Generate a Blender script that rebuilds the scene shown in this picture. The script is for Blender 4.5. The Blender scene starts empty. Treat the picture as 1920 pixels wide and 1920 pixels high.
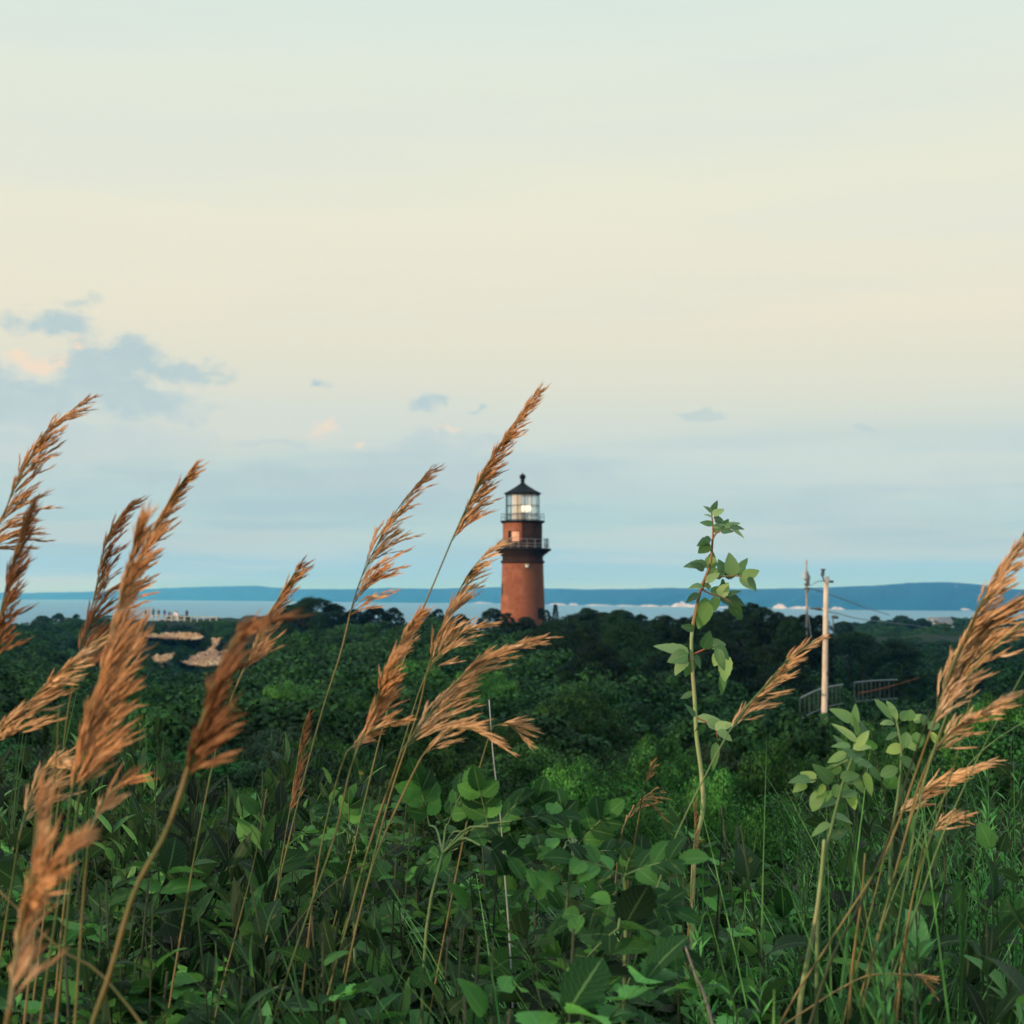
import bpy, math, random
import numpy as np
from mathutils import Vector

# ------------------------------------------------------------------ camera, world, sun, exposure
scene = bpy.context.scene
col = scene.collection
EYE = 45.0                      # metres above the sea
F = 3045.0                      # focal length in photo pixels (photo 1920 wide)
PITCH = math.atan(152.0 / F)
cam_d = bpy.data.cameras.new('camera')
cam = bpy.data.objects.new('camera', cam_d)
col.objects.link(cam)
cam.location = (0, 0, EYE)
cam.rotation_euler = (math.radians(90) + PITCH, 0, 0)
cam_d.sensor_width = 36
cam_d.lens = 36 * F / 1920
cam_d.clip_start = 0.05
cam_d.clip_end = 150000
cam_d.dof.use_dof = True
cam_d.dof.focus_distance = 2.6
cam_d.dof.aperture_fstop = 16.0
scene.camera = cam
scene.view_settings.view_transform = 'Standard'
scene.view_settings.look = 'None'
scene.view_settings.exposure = 0
scene.view_settings.gamma = 1
scene.cycles.max_bounces = 6
scene.cycles.diffuse_bounces = 3
scene.cycles.glossy_bounces = 2
scene.cycles.transmission_bounces = 4
scene.cycles.transparent_max_bounces = 8
scene.cycles.volume_bounces = 0

SUN_EL = math.radians(3.5)
SUN_AZ = math.radians(232)      # compass-like: 0 = +Y, clockwise; sun stands behind the camera to the left
sd = Vector((math.sin(SUN_AZ) * math.cos(SUN_EL), math.cos(SUN_AZ) * math.cos(SUN_EL), math.sin(SUN_EL)))
sun_d = bpy.data.lights.new('sun', 'SUN')
sun_d.energy = 4.2
sun_d.angle = math.radians(1.5)
sun_d.color = (1.0, 0.72, 0.50)
sun = bpy.data.objects.new('sun', sun_d)
col.objects.link(sun)
sun.rotation_euler = sd.to_track_quat('Z', 'Y').to_euler()


def srgb(r, g, b):
    f = lambda c: (c / 255 / 12.92) if c / 255 <= 0.04045 else ((c / 255 + 0.055) / 1.055) ** 2.4
    return (f(r), f(g), f(b), 1)


class NT:
    """small helper round a node tree"""
    def __init__(s, tree):
        s.t = tree; s.n = tree.nodes; s.l = tree.links
    def new(s, kind, **kw):
        nd = s.n.new(kind)
        for k, v in kw.items():
            setattr(nd, k, v)
        return nd
    def put(s, sock, v):
        if isinstance(v, bpy.types.NodeSocket):
            s.l.new(v, sock)
        else:
            sock.default_value = v
    def math(s, op, a, b=0.0, c=None, clamp=False):
        m = s.new('ShaderNodeMath', operation=op, use_clamp=clamp)
        s.put(m.inputs[0], a); s.put(m.inputs[1], b)
        if c is not None: s.put(m.inputs[2], c)
        return m.outputs[0]
    def vmath(s, op, a, b=None):
        m = s.new('ShaderNodeVectorMath', operation=op)
        s.put(m.inputs[0], a)
        if b is not None: s.put(m.inputs[1], b)
        return m.outputs['Value'] if op in ('LENGTH', 'DOT_PRODUCT') else m.outputs[0]
    def mix(s, f, a, b, mode='MIX'):
        m = s.new('ShaderNodeMix', data_type='RGBA', blend_type=mode)
        s.put(m.inputs[0], f); s.put(m.inputs[6], a); s.put(m.inputs[7], b)
        return m.outputs[2]
    def ramp(s, f, stops, interp='LINEAR'):
        r = s.new('ShaderNodeValToRGB')
        cr = r.color_ramp; cr.interpolation = interp
        while len(cr.elements) < len(stops): cr.elements.new(0.5)
        for e, (p, c) in zip(cr.elements, stops):
            e.position = p; e.color = c if len(c) == 4 else (*c, 1)
        s.put(r.inputs[0], f)
        return r.outputs[0]
    def noise(s, vec, scale, detail=4, rough=0.5, dist=0.0):
        n = s.new('ShaderNodeTexNoise')
        if vec is not None: s.put(n.inputs['Vector'], vec)
        n.inputs['Scale'].default_value = scale
        n.inputs['Detail'].default_value = detail
        n.inputs['Roughness'].default_value = rough
        n.inputs['Distortion'].default_value = dist
        return n.outputs['Fac']
    def mapr(s, v, a, b, c=0.0, d=1.0, smooth=True):
        m = s.new('ShaderNodeMapRange', interpolation_type='SMOOTHSTEP' if smooth else 'LINEAR')
        for i, x in enumerate((v, a, b, c, d)): s.put(m.inputs[i], x)
        return m.outputs[0]
    def xyz(s, x, y, z):
        c = s.new('ShaderNodeCombineXYZ')
        s.put(c.inputs[0], x); s.put(c.inputs[1], y); s.put(c.inputs[2], z)
        return c.outputs[0]


def build_world():
    w = bpy.data.worlds.new('World')
    scene.world = w
    w.use_nodes = True
    t = NT(w.node_tree)
    for nd in list(t.n): t.n.remove(nd)
    tc = t.new('ShaderNodeTexCoord').outputs['Generated']
    sx = t.new('ShaderNodeSeparateXYZ'); t.put(sx.inputs[0], tc)
    X, Y, Z = sx.outputs
    az = t.math('ARCTAN2', X, Y)              # 0 straight east-of-north view, + to the right
    el = t.math('ARCSINE', Z)
    elp = t.math('MULTIPLY', el, 1 / math.radians(90))     # 0..1
    def E(py): return math.atan((1112 - py) / F) / math.radians(90)
    g = [(0.0, srgb(150, 198, 222)), (E(1095), srgb(156, 200, 219)), (E(1060), srgb(158, 202, 222)), (E(1000), srgb(170, 205, 211)), (E(900), srgb(186, 210, 211)), (E(820), srgb(203, 216, 209)),
         (E(730), srgb(219, 221, 207)), (E(600), srgb(230, 226, 206)), (E(420), srgb(233, 231, 210)), (E(200), srgb(227, 232, 215)),
         (E(0), srgb(218, 231, 222)), (0.34, (0.78, 0.88, 0.90, 1)), (0.60, (1.25, 1.38, 1.42, 1)), (1.0, (1.45, 1.62, 1.70, 1))]
    base = t.ramp(elp, g)
    # the dusk glow of the western sky behind the camera
    west = [(0.0, (0.75, 0.40, 0.22, 1)), (0.10, (0.75, 0.55, 0.38, 1)), (0.30, (0.75, 0.75, 0.72, 1)), (0.60, (1.25, 1.38, 1.42, 1)), (1.0, (1.45, 1.62, 1.70, 1))]
    wc = t.ramp(elp, west)
    wf = t.mapr(Y, 0.3, -0.8)
    base = t.mix(wf, base, wc)
    # clouds, in azimuth / elevation (degrees scaled so 1 unit = 100 photo pixels)
    K = F / 100
    u = t.math('MULTIPLY', az, K); v = t.math('MULTIPLY', el, K)
    uv = t.xyz(u, v, 0.0)
    suv = t.xyz(t.math('MULTIPLY', u, 0.55), v, 0.0)
    n1 = t.noise(suv, 2.0, 8, 0.62)
    n2 = t.noise(t.xyz(t.math('MULTIPLY', u, 0.16), v, 4.0), 0.75, 5, 0.55)
    wob = t.new('ShaderNodeTexNoise'); t.put(wob.inputs['Vector'], uv)
    wob.inputs['Scale'].default_value = 0.9; wob.inputs['Detail'].default_value = 5
    wob2 = t.new('ShaderNodeTexNoise'); t.put(wob2.inputs['Vector'], uv)
    wob2.inputs['Scale'].default_value = 4.5; wob2.inputs['Detail'].default_value = 6
    wv = t.vmath('MULTIPLY', t.vmath('SUBTRACT', wob.outputs['Color'], (0.5, 0.5, 0.5)), (2.0, 1.1, 0.0))
    wv = t.vmath('ADD', wv, t.vmath('MULTIPLY', t.vmath('SUBTRACT', wob2.outputs['Color'], (0.5, 0.5, 0.5)), (0.34, 0.20, 0.0)))
    puv = t.vmath('ADD', uv, wv)
    def ell(px, py, a, b, soft=0.35, k=1.6):
        c = ((px - 960) / 100, (1112 - py) / 100, 0)
        d = t.vmath('LENGTH', t.vmath('DIVIDE', t.vmath('SUBTRACT', puv, c), (a / 100, b / 100, 1)))
        d = t.math('ADD', d, t.math('MULTIPLY', t.math('SUBTRACT', n1, 0.5), k))
        return t.mapr(d, 1.0, 1.0 - soft)
    # flat blue-grey bands near the horizon
    bands = t.math('MULTIPLY', t.mapr(n2, 0.44, 0.60), t.mapr(v, 3.4, 2.2))
    bands = t.math('MULTIPLY', bands, t.mapr(v, 0.25, 1.0))
    c = t.mix(t.math('MULTIPLY', bands, 0.75), base, srgb(168, 197, 208))
    # pale warm cloud bodies
    m = ell(420, 800, 260, 62, 0.7)
    c = t.mix(t.math('MULTIPLY', m, 0.55), c, srgb(214, 218, 206))
    # pink lit crests
    pink = None
    for a in ((70, 690, 75, 24), (606, 812, 42, 18), (668, 822, 24, 12), (852, 800, 28, 9), (150, 655, 26, 20)):
        p = ell(*a, 0.8, 1.8)
        pink = p if pink is None else t.math('MAXIMUM', pink, p)
    # blue-grey cumulus on the left and the small scraps
    blue = None
    for a, s in (((190, 715, 125, 85), 0.6), ((125, 625, 85, 32), 0.8), ((150, 588, 70, 16), 0.8), ((250, 680, 90, 40), 0.7), ((355, 700, 95, 34), 0.7), ((60, 765, 300, 70), 0.7), ((270, 760, 170, 48), 0.7),
                 ((806, 748, 36, 20), 0.9), ((884, 750, 24, 7), 0.9), ((590, 725, 22, 17), 0.9),
                 ((640, 900, 520, 40), 0.8), ((830, 838, 160, 50), 0.8), ((150, 840, 380, 70), 0.8), ((1010, 895, 260, 45), 0.8), ((1560, 960, 420, 26), 0.9),
                 ((1310, 775, 62, 16), 0.6), ((1740, 918, 360, 32), 0.8), ((500, 830, 80, 9), 0.5), ((1600, 805, 60, 7), 0.6)):
        p = ell(*a, s, 1.9)
        if a[0] in (1310, 1740, 500, 150, 1600, 1560): p = t.math('MULTIPLY', p, 0.6)
        blue = p if blue is None else t.math('MAXIMUM', blue, p)
    pink = t.math('MULTIPLY', pink, t.mapr(n1, 0.38, 0.56))
    tone = t.mix(t.noise(uv, 1.4, 4), srgb(163, 195, 205), srgb(192, 208, 210))
    c = t.mix(t.math('MULTIPLY', blue, 0.92), c, tone)
    c = t.mix(t.math('MULTIPLY', pink, 0.75), c, srgb(252, 220, 190))
    # very faint mottling higher up
    hi = t.mapr(t.noise(t.xyz(t.math('ADD', t.math('MULTIPLY', u, 0.10), t.math('MULTIPLY', v, 0.05)), v, 9.0), 0.55, 5, 0.55), 0.42, 0.66)
    c = t.mix(t.math('MULTIPLY', hi, 0.26), c, srgb(208, 219, 222))
    lo_ = t.mapr(t.noise(t.xyz(t.math('MULTIPLY', u, 0.07), v, 3.0), 1.5, 4, 0.5), 0.48, 0.62)
    c = t.mix(t.math('MULTIPLY', t.math('MULTIPLY', lo_, t.mapr(v, 3.6, 2.0)), 0.30), c, srgb(214, 219, 212))
    below = t.mapr(Z, 0.0, -0.02)
    c = t.mix(below, c, srgb(110, 150, 165))
    sky = t.new('ShaderNodeTexSky')
    sky.sky_type = 'NISHITA'; sky.sun_disc = False
    sky.sun_elevation = SUN_EL; sky.sun_rotation = SUN_AZ
    b1 = t.new('ShaderNodeBackground'); t.put(b1.inputs[0], c); b1.inputs[1].default_value = 1.0
    b2 = t.new('ShaderNodeBackground'); t.put(b2.inputs[0], sky.outputs[0]); b2.inputs[1].default_value = 0.008
    add = t.new('ShaderNodeAddShader')
    t.l.new(b1.outputs[0], add.inputs[0]); t.l.new(b2.outputs[0], add.inputs[1])
    out = t.new('ShaderNodeOutputWorld'); t.l.new(add.outputs[0], out.inputs[0])


build_world()


# ------------------------------------------------------------------ pixel <-> world
def at(px, py, d):
    """world point seen at photo pixel (px, py), d metres away along +Y"""
    u = (px - 960) / F; v = (960 - py) / F
    x = u; y = math.cos(PITCH) - math.sin(PITCH) * v; z = math.sin(PITCH) + math.cos(PITCH) * v
    k = d / y
    return np.array((x * k, d, EYE + z * k))


# ------------------------------------------------------------------ materials
def mat_base(name):
    m = bpy.data.materials.new(name); m.use_nodes = True
    t = NT(m.node_tree)
    for nd in list(t.n): t.n.remove(nd)
    return m, t


def principled(t, color, rough=0.8, spec=0.3, normal=None, metal=0.0, emit=None, es=0.0):
    p = t.new('ShaderNodeBsdfPrincipled')
    t.put(p.inputs['Base Color'], color); t.put(p.inputs['Roughness'], rough)
    p.inputs['Specular IOR Level'].default_value = spec
    p.inputs['Metallic'].default_value = metal
    if normal is not None: t.put(p.inputs['Normal'], normal)
    if emit is not None:
        p.inputs['Emission Color'].default_value = emit; p.inputs['Emission Strength'].default_value = es
    return p.outputs[0]


def finish(t, sh):
    o = t.new('ShaderNodeOutputMaterial'); t.l.new(sh, o.inputs[0])


def leaf_mat(name, c1, c2, c3, trans=0.25, rough=0.5, spec=0.35, veins=True, under=0.35, patch=0.0):
    """leaf: colour varies from leaf to leaf; midrib and side veins; paler underside; lets light through"""
    m, t = mat_base(name)
    geo = t.new('ShaderNodeNewGeometry')
    rnd = geo.outputs['Random Per Island']
    k1, k2 = (0.5, 0.52) if veins else (0.6, 0.75)
    c1 = tuple(x * k1 for x in c1[:3]) + (1,); c2 = tuple(x * k2 for x in c2[:3]) + (1,)
    c = t.ramp(rnd, [(0.0, c1), (0.55, c2), (1.0, c3)])
    nrm = None
    if veins:
        uvn = t.new('ShaderNodeUVMap'); sep = t.new('ShaderNodeSeparateXYZ'); t.put(sep.inputs[0], uvn.outputs[0])
        U, V = sep.outputs[0], sep.outputs[1]
        au = t.math('ABSOLUTE', t.math('SUBTRACT', U, 0.5))
        rib = t.mapr(au, 0.045, 0.01)
        side = t.math('SINE', t.math('MULTIPLY', t.math('SUBTRACT', V, t.math('MULTIPLY', au, 0.55)), 62.0))
        sidem = t.mapr(side, 0.75, 1.0)
        c = t.mix(t.math('MULTIPLY', rib, 0.30), c, (0.16, 0.30, 0.12, 1))
        c = t.mix(t.math('MULTIPLY', sidem, 0.07), c, (0.13, 0.27, 0.10, 1))
        tc = t.new('ShaderNodeTexCoord').outputs['Object']
        spots = t.mapr(t.noise(tc, 60, 3), 0.66, 0.74)
        c = t.mix(t.math('MULTIPLY', spots, 0.45), c, (0.20, 0.18, 0.05, 1))
        b = t.new('ShaderNodeBump'); b.inputs['Strength'].default_value = 0.18; b.inputs['Distance'].default_value = 0.002
        t.put(b.inputs['Height'], t.math('SUBTRACT', side, t.math('MULTIPLY', rib, 2.0)))
        nrm = b.outputs[0]
    else:
        oi = t.new('ShaderNodeObjectInfo').outputs['Random']
        c = t.mix(t.math('MULTIPLY', t.mapr(oi, 0.45, 1.0), 0.45), c, c3)
        c = t.mix(t.math('MULTIPLY', t.mapr(oi, 0.45, 0.0), 0.45), c, c1)
        if patch:
            tc = t.new('ShaderNodeNewGeometry').outputs['Position']
            pn = t.mapr(t.noise(tc, patch, 3), 0.42, 0.62)
            c = t.mix(t.math('MULTIPLY', pn, 0.65), c, c1)
            pn2 = t.mapr(t.noise(tc, patch * 2.3, 2), 0.50, 0.62)
            c = t.mix(t.math('MULTIPLY', pn2, 0.50), c, c3)
    c = t.mix(1.0, c, t.new('ShaderNodeObjectInfo').outputs['Color'], 'MULTIPLY')
    if under:
        c = t.mix(t.math('MULTIPLY', geo.outputs['Backfacing'], under * 0.30), c, (0.14, 0.25, 0.13, 1))
    p = principled(t, c, rough, spec, nrm)
    if trans:
        tr = t.new('ShaderNodeBsdfTranslucent')
        t.put(tr.inputs[0], t.vmath('MULTIPLY', c, (2.4, 2.4, 1.6)))
        mx = t.new('ShaderNodeMixShader'); mx.inputs[0].default_value = trans
        t.l.new(p, mx.inputs[1]); t.l.new(tr.outputs[0], mx.inputs[2]); p = mx.outputs[0]
    finish(t, p)
    return m


def grain_mat(name, c1, c2, c3, trans=0.3):
    m, t = mat_base(name)
    geo = t.new('ShaderNodeNewGeometry')
    c = t.ramp(geo.outputs['Random Per Island'], [(0.0, c1), (0.4, c2), (0.8, c2), (1.0, c3)])
    tc = t.new('ShaderNodeTexCoord').outputs['Object']
    c = t.mix(t.math('MULTIPLY', t.mapr(t.noise(tc, 35, 2), 0.45, 0.7), 0.45), c, c1)
    p = principled(t, c, 0.7, 0.2)
    tr = t.new('ShaderNodeBsdfTranslucent'); t.put(tr.inputs[0], c)
    mx = t.new('ShaderNodeMixShader'); mx.inputs[0].default_value = trans
    t.l.new(p, mx.inputs[1]); t.l.new(tr.outputs[0], mx.inputs[2])
    finish(t, mx.outputs[0])
    return m


def plain_mat(name, c1, c2=None, scale=5.0, rough=0.8, spec=0.3, metal=0.0, bump=0.0, coord='Object', emit=None, es=0.0):
    m, t = mat_base(name)
    tc = t.new('ShaderNodeTexCoord').outputs[coord]
    n = t.noise(tc, scale, 5, 0.6)
    c = t.mix(t.mapr(n, 0.35, 0.65), c1, c2 or c1)
    nr = None
    if bump:
        b = t.new('ShaderNodeBump'); b.inputs['Strength'].default_value = 0.6; b.inputs['Distance'].default_value = bump
        t.put(b.inputs['Height'], n); nr = b.outputs[0]
    finish(t, principled(t, c, rough, spec, nr, metal, emit, es))
    return m


M = {}
M['lance'] = leaf_mat('lance_leaf', (0.005, 0.026, 0.011, 1), (0.018, 0.068, 0.026, 1), (0.085, 0.22, 0.07, 1), rough=0.55, spec=0.14)
M['rose'] = leaf_mat('rose_leaf', (0.010, 0.048, 0.015, 1), (0.026, 0.115, 0.030, 1), (0.075, 0.23, 0.055, 1), rough=0.6, spec=0.10)
M['broad'] = leaf_mat('broad_leaf', (0.005, 0.026, 0.010, 1), (0.016, 0.066, 0.022, 1), (0.060, 0.20, 0.045, 1), rough=0.55, spec=0.12)
M['pale'] = leaf_mat('pale_leaf', (0.08, 0.22, 0.09, 1), (0.18, 0.40, 0.14, 1), (0.30, 0.42, 0.12, 1), 0.3)
M['tallleaf'] = leaf_mat('tall_plant_leaf', (0.05, 0.16, 0.06, 1), (0.12, 0.30, 0.11, 1), (0.28, 0.42, 0.18, 1), 0.3)
M['fern'] = leaf_mat('feathery_leaf', (0.018, 0.085, 0.030, 1), (0.040, 0.165, 0.05, 1), (0.08, 0.25, 0.07, 1), 0.2, spec=0.15, veins=False, under=0)
M['grass'] = leaf_mat('grass_blade', (0.008, 0.044, 0.014, 1), (0.040, 0.17, 0.048, 1), (0.15, 0.32, 0.10, 1), 0.25, spec=0.14, veins=False, under=0)
M['under'] = leaf_mat('undergrowth_leaf', (0.002, 0.012, 0.005, 1), (0.006, 0.028, 0.010, 1), (0.04, 0.12, 0.035, 1), 0.1, spec=0.05, under=0)  # extra dark leaf colour paints in the shade of gaps between plants
M['shrub'] = leaf_mat('shrub_leaf', (0.004, 0.022, 0.007, 1), (0.017, 0.072, 0.020, 1), (0.055, 0.18, 0.038, 1), 0.1, 0.6, 0.1, veins=False, under=0, patch=1.3)
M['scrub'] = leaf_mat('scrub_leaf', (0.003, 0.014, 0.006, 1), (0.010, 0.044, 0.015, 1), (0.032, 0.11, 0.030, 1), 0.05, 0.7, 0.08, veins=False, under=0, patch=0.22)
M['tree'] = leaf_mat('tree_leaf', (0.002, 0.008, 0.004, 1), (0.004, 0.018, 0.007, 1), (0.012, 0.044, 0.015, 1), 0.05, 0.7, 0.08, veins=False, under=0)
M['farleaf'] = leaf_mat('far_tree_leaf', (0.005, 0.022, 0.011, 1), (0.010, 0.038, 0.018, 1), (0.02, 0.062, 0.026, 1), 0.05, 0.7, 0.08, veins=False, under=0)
M['tan'] = grain_mat('tan_grain', (0.42, 0.24, 0.12, 1), (0.74, 0.50, 0.28, 1), (0.92, 0.74, 0.50, 1), 0.2)
M['orange'] = grain_mat('orange_grain', (0.34, 0.17, 0.075, 1), (0.72, 0.42, 0.205, 1), (0.92, 0.66, 0.40, 1), 0.2)
M['brown'] = grain_mat('brown_grain', (0.14, 0.07, 0.036, 1), (0.38, 0.20, 0.10, 1), (0.60, 0.34, 0.18, 1), 0.2)
M['straw'] = plain_mat('straw_stem', (0.06, 0.11, 0.035, 1), (0.20, 0.15, 0.06, 1), 9.0, 0.6)
M['stemgreen'] = plain_mat('green_stem', (0.06, 0.14, 0.05, 1), (0.13, 0.20, 0.08, 1), 14.0, 0.6)
M['stempale'] = plain_mat('pale_stem', (0.20, 0.30, 0.12, 1), (0.30, 0.33, 0.17, 1), 30.0, 0.6)
M['stemdark'] = plain_mat('dark_stem', (0.012, 0.032, 0.012, 1), (0.035, 0.045, 0.02, 1), 14.0, 0.7)
M['redstem'] = plain_mat('red_stem', (0.28, 0.09, 0.05, 1), (0.20, 0.16, 0.07, 1), 25.0, 0.6)
M['bark'] = plain_mat('bark', (0.035, 0.026, 0.018, 1), (0.07, 0.055, 0.04, 1), 3.0, 0.9)
M['polewood'] = plain_mat('pole_wood', (0.44, 0.39, 0.32, 1), (0.58, 0.53, 0.45, 1), 1.3, 0.85, bump=0.01)
M['polegrey'] = plain_mat('weathered_pole_wood', (0.22, 0.22, 0.20, 1), (0.34, 0.33, 0.30, 1), 1.3, 0.85)
M['metal'] = plain_mat('dark_metal', (0.05, 0.06, 0.065, 1), (0.09, 0.10, 0.10, 1), 4.0, 0.5, 0.4)
M['steel'] = plain_mat('grey_steel', (0.045, 0.085, 0.10, 1), (0.08, 0.125, 0.14, 1), 4.0, 0.45, 0.5)
M['palerail'] = plain_mat('pale_rail_wood', (0.34, 0.36, 0.30, 1), (0.48, 0.48, 0.42, 1), 1.0, 0.8)
M['whitepaint'] = plain_mat('white_paint', (0.62, 0.66, 0.68, 1), (0.74, 0.76, 0.76, 1), 2.0, 0.6)
M['roofgrey'] = plain_mat('grey_shingle', (0.12, 0.14, 0.15, 1), (0.20, 0.21, 0.21, 1), 3.0, 0.9)
M['blackiron'] = plain_mat('black_iron', (0.003, 0.006, 0.006, 1), (0.008, 0.012, 0.011, 1), 3.0, 0.7, 0.1)
M['paleiron'] = plain_mat('pale_iron', (0.30, 0.36, 0.38, 1), (0.40, 0.46, 0.48, 1), 3.0, 0.5, 0.4)
M['darkpane'] = plain_mat('dark_glass', (0.02, 0.025, 0.025, 1), None, 3.0, 0.1, 0.5)
M['litpane'] = plain_mat('painted_lit_pane', (0.50, 0.24, 0.15, 1), (0.62, 0.36, 0.25, 1), 6.0, 0.5, 0.4)  # the lit look of the pane is painted as a warm base colour
M['lens'] = plain_mat('lamp_light', (0.9, 0.85, 0.7, 1), None, 3.0, 0.3, 0.5, emit=(1.0, 0.86, 0.62, 1), es=1.6)
M['curtain'] = plain_mat('lens_curtain', (0.60, 0.52, 0.42, 1), (0.66, 0.60, 0.50, 1), 3.0, 0.6)
M['cabinet'] = plain_mat('blue_grey_box', (0.10, 0.22, 0.32, 1), (0.14, 0.27, 0.36, 1), 3.0, 0.5)
M['skin'] = plain_mat('skin', (0.42, 0.24, 0.16, 1), None, 3.0, 0.6)
M['hair'] = plain_mat('hair', (0.03, 0.02, 0.015, 1), None, 3.0, 0.7)
M['clothdark'] = plain_mat('dark_cloth', (0.025, 0.03, 0.04, 1), None, 3.0, 0.9)
M['clothblue'] = plain_mat('blue_cloth', (0.03, 0.08, 0.28, 1), None, 3.0, 0.9)
M['clothwhite'] = plain_mat('white_cloth', (0.70, 0.72, 0.74, 1), None, 3.0, 0.9)
M['clothgreen'] = plain_mat('green_cloth', (0.05, 0.08, 0.06, 1), None, 3.0, 0.9)
M['clothgrey'] = plain_mat('grey_cloth', (0.16, 0.20, 0.25, 1), None, 3.0, 0.9)


def special_mats():
    # clear lantern glass
    m, t = mat_base('lantern_glass')
    g = t.new('ShaderNodeBsdfGlossy'); g.inputs['Roughness'].default_value = 0.12; g.inputs[0].default_value = (0.9, 0.95, 0.95, 1)
    tr = t.new('ShaderNodeBsdfTransparent'); tr.inputs[0].default_value = (0.93, 0.96, 0.95, 1)
    mx = t.new('ShaderNodeMixShader'); mx.inputs[0].default_value = 0.30
    t.l.new(tr.outputs[0], mx.inputs[1]); t.l.new(g.outputs[0], mx.inputs[2]); finish(t, mx.outputs[0])
    M['glass'] = m
    # red sandstone brick with dark stains; the tower's side shade is painted in
    for key, a, b, c, stain in (('brick', (0.17, 0.058, 0.031, 1), (0.255, 0.092, 0.048, 1), (0.36, 0.155, 0.088, 1), 0.50),
                                ('brickdark', (0.018, 0.011, 0.008, 1), (0.030, 0.017, 0.011, 1), (0.055, 0.028, 0.017, 1), 0.5)):
        m, t = mat_base(key)
        tc = t.new('ShaderNodeTexCoord').outputs['Object']
        s = t.new('ShaderNodeSeparateXYZ'); t.put(s.inputs[0], tc)
        ang = t.math('ARCTAN2', s.outputs[0], t.math('MULTIPLY', s.outputs[1], -1.0))
        br = t.new('ShaderNodeTexBrick')
        t.put(br.inputs['Vector'], t.xyz(t.math('MULTIPLY', ang, 2.05), s.outputs[2], 0.0))
        br.inputs['Scale'].default_value = 3.2
        br.inputs['Color1'].default_value = a; br.inputs['Color2'].default_value = b; br.inputs['Mortar'].default_value = tuple(x * 0.75 for x in c[:3]) + (1,)
        br.inputs['Mortar Size'].default_value = 0.015
        n1 = t.noise(tc, 0.9, 6, 0.65); n2 = t.noise(tc, 5.0, 5, 0.6)
        cc = t.mix(t.math('MULTIPLY', t.mapr(n1, 0.45, 0.7), 0.75), br.outputs[0], c)
        cc = t.mix(t.math('MULTIPLY', t.mapr(n2, 0.55, 0.75), stain), cc, tuple(x * 0.45 for x in a[:3]) + (1,))
        # shaded right side of the tower, painted into the brick colour
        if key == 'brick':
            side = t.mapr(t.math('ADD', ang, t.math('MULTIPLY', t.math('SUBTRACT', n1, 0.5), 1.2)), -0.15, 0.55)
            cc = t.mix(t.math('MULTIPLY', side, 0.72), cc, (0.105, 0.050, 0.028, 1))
        bp = t.new('ShaderNodeBump'); bp.inputs['Strength'].default_value = 0.5; bp.inputs['Distance'].default_value = 0.02
        t.put(bp.inputs['Height'], t.math('ADD', br.outputs['Fac'], n2))
        finish(t, principled(t, cc, 0.9, 0.2, bp.outputs[0]))
        M[key] = m
    # ground under the plants
    m, t = mat_base('soil_and_litter')
    tc = t.new('ShaderNodeTexCoord').outputs['Object']
    n1 = t.noise(tc, 0.25, 8, 0.6); n2 = t.noise(tc, 6.0, 6, 0.65)
    cc = t.mix(t.mapr(n1, 0.4, 0.6), (0.006, 0.020, 0.009, 1), (0.012, 0.032, 0.013, 1))
    cc = t.mix(t.math('MULTIPLY', t.mapr(n2, 0.5, 0.7), 0.6), cc, (0.018, 0.016, 0.010, 1))
    bp = t.new('ShaderNodeBump'); bp.inputs['Strength'].default_value = 0.8; bp.inputs['Distance'].default_value = 0.05
    t.put(bp.inputs['Height'], n2)
    finish(t, principled(t, cc, 0.95, 0.1, bp.outputs[0]))
    M['ground'] = m
    # sea
    m, t = mat_base('sea_water')
    tc = t.new('ShaderNodeTexCoord').outputs['Object']
    n1 = t.noise(tc, 0.08, 6, 0.6)
    big = t.noise(t.vmath('MULTIPLY', tc, (0.0006, 0.003, 1)), 1.0, 4, 0.6)
    cc = t.mix(t.mapr(big, 0.4, 0.62), (0.02, 0.095, 0.16, 1), (0.04, 0.13, 0.19, 1))
    bp = t.new('ShaderNodeBump'); bp.inputs['Strength'].default_value = 0.05; bp.inputs['Distance'].default_value = 0.2
    t.put(bp.inputs['Height'], n1)
    df = t.new('ShaderNodeBsdfDiffuse'); t.put(df.inputs[0], cc)
    gs = t.new('ShaderNodeBsdfGlossy'); gs.inputs['Roughness'].default_value = 0.35; gs.inputs[0].default_value = (0.62, 0.80, 0.90, 1); t.put(gs.inputs['Normal'], bp.outputs[0])
    mx = t.new('ShaderNodeMixShader'); mx.inputs[0].default_value = 0.35
    t.l.new(df.outputs[0], mx.inputs[1]); t.l.new(gs.outputs[0], mx.inputs[2]); finish(t, mx.outputs[0])
    M['sea'] = m
    # far island, with the blue of distant haze painted into its forest colour
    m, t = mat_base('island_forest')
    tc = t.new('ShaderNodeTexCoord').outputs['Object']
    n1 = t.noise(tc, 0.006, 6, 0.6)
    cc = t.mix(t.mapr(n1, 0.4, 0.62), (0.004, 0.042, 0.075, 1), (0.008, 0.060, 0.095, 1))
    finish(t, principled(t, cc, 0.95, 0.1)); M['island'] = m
    M['sandfar'] = plain_mat('far_sand', (0.30, 0.31, 0.33, 1), (0.48, 0.47, 0.47, 1), 0.02, 0.95, 0.1)
    m, t = mat_base('clay_bluff')
    tc = t.new('ShaderNodeTexCoord').outputs['Object']
    n1 = t.noise(tc, 0.35, 6, 0.65); n2 = t.noise(tc, 0.12, 3, 0.5)
    cc = t.ramp(n1, [(0.3, (0.55, 0.32, 0.15, 1)), (0.5, (0.95, 0.62, 0.33, 1)), (0.7, (0.97, 0.78, 0.50, 1))])
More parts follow.
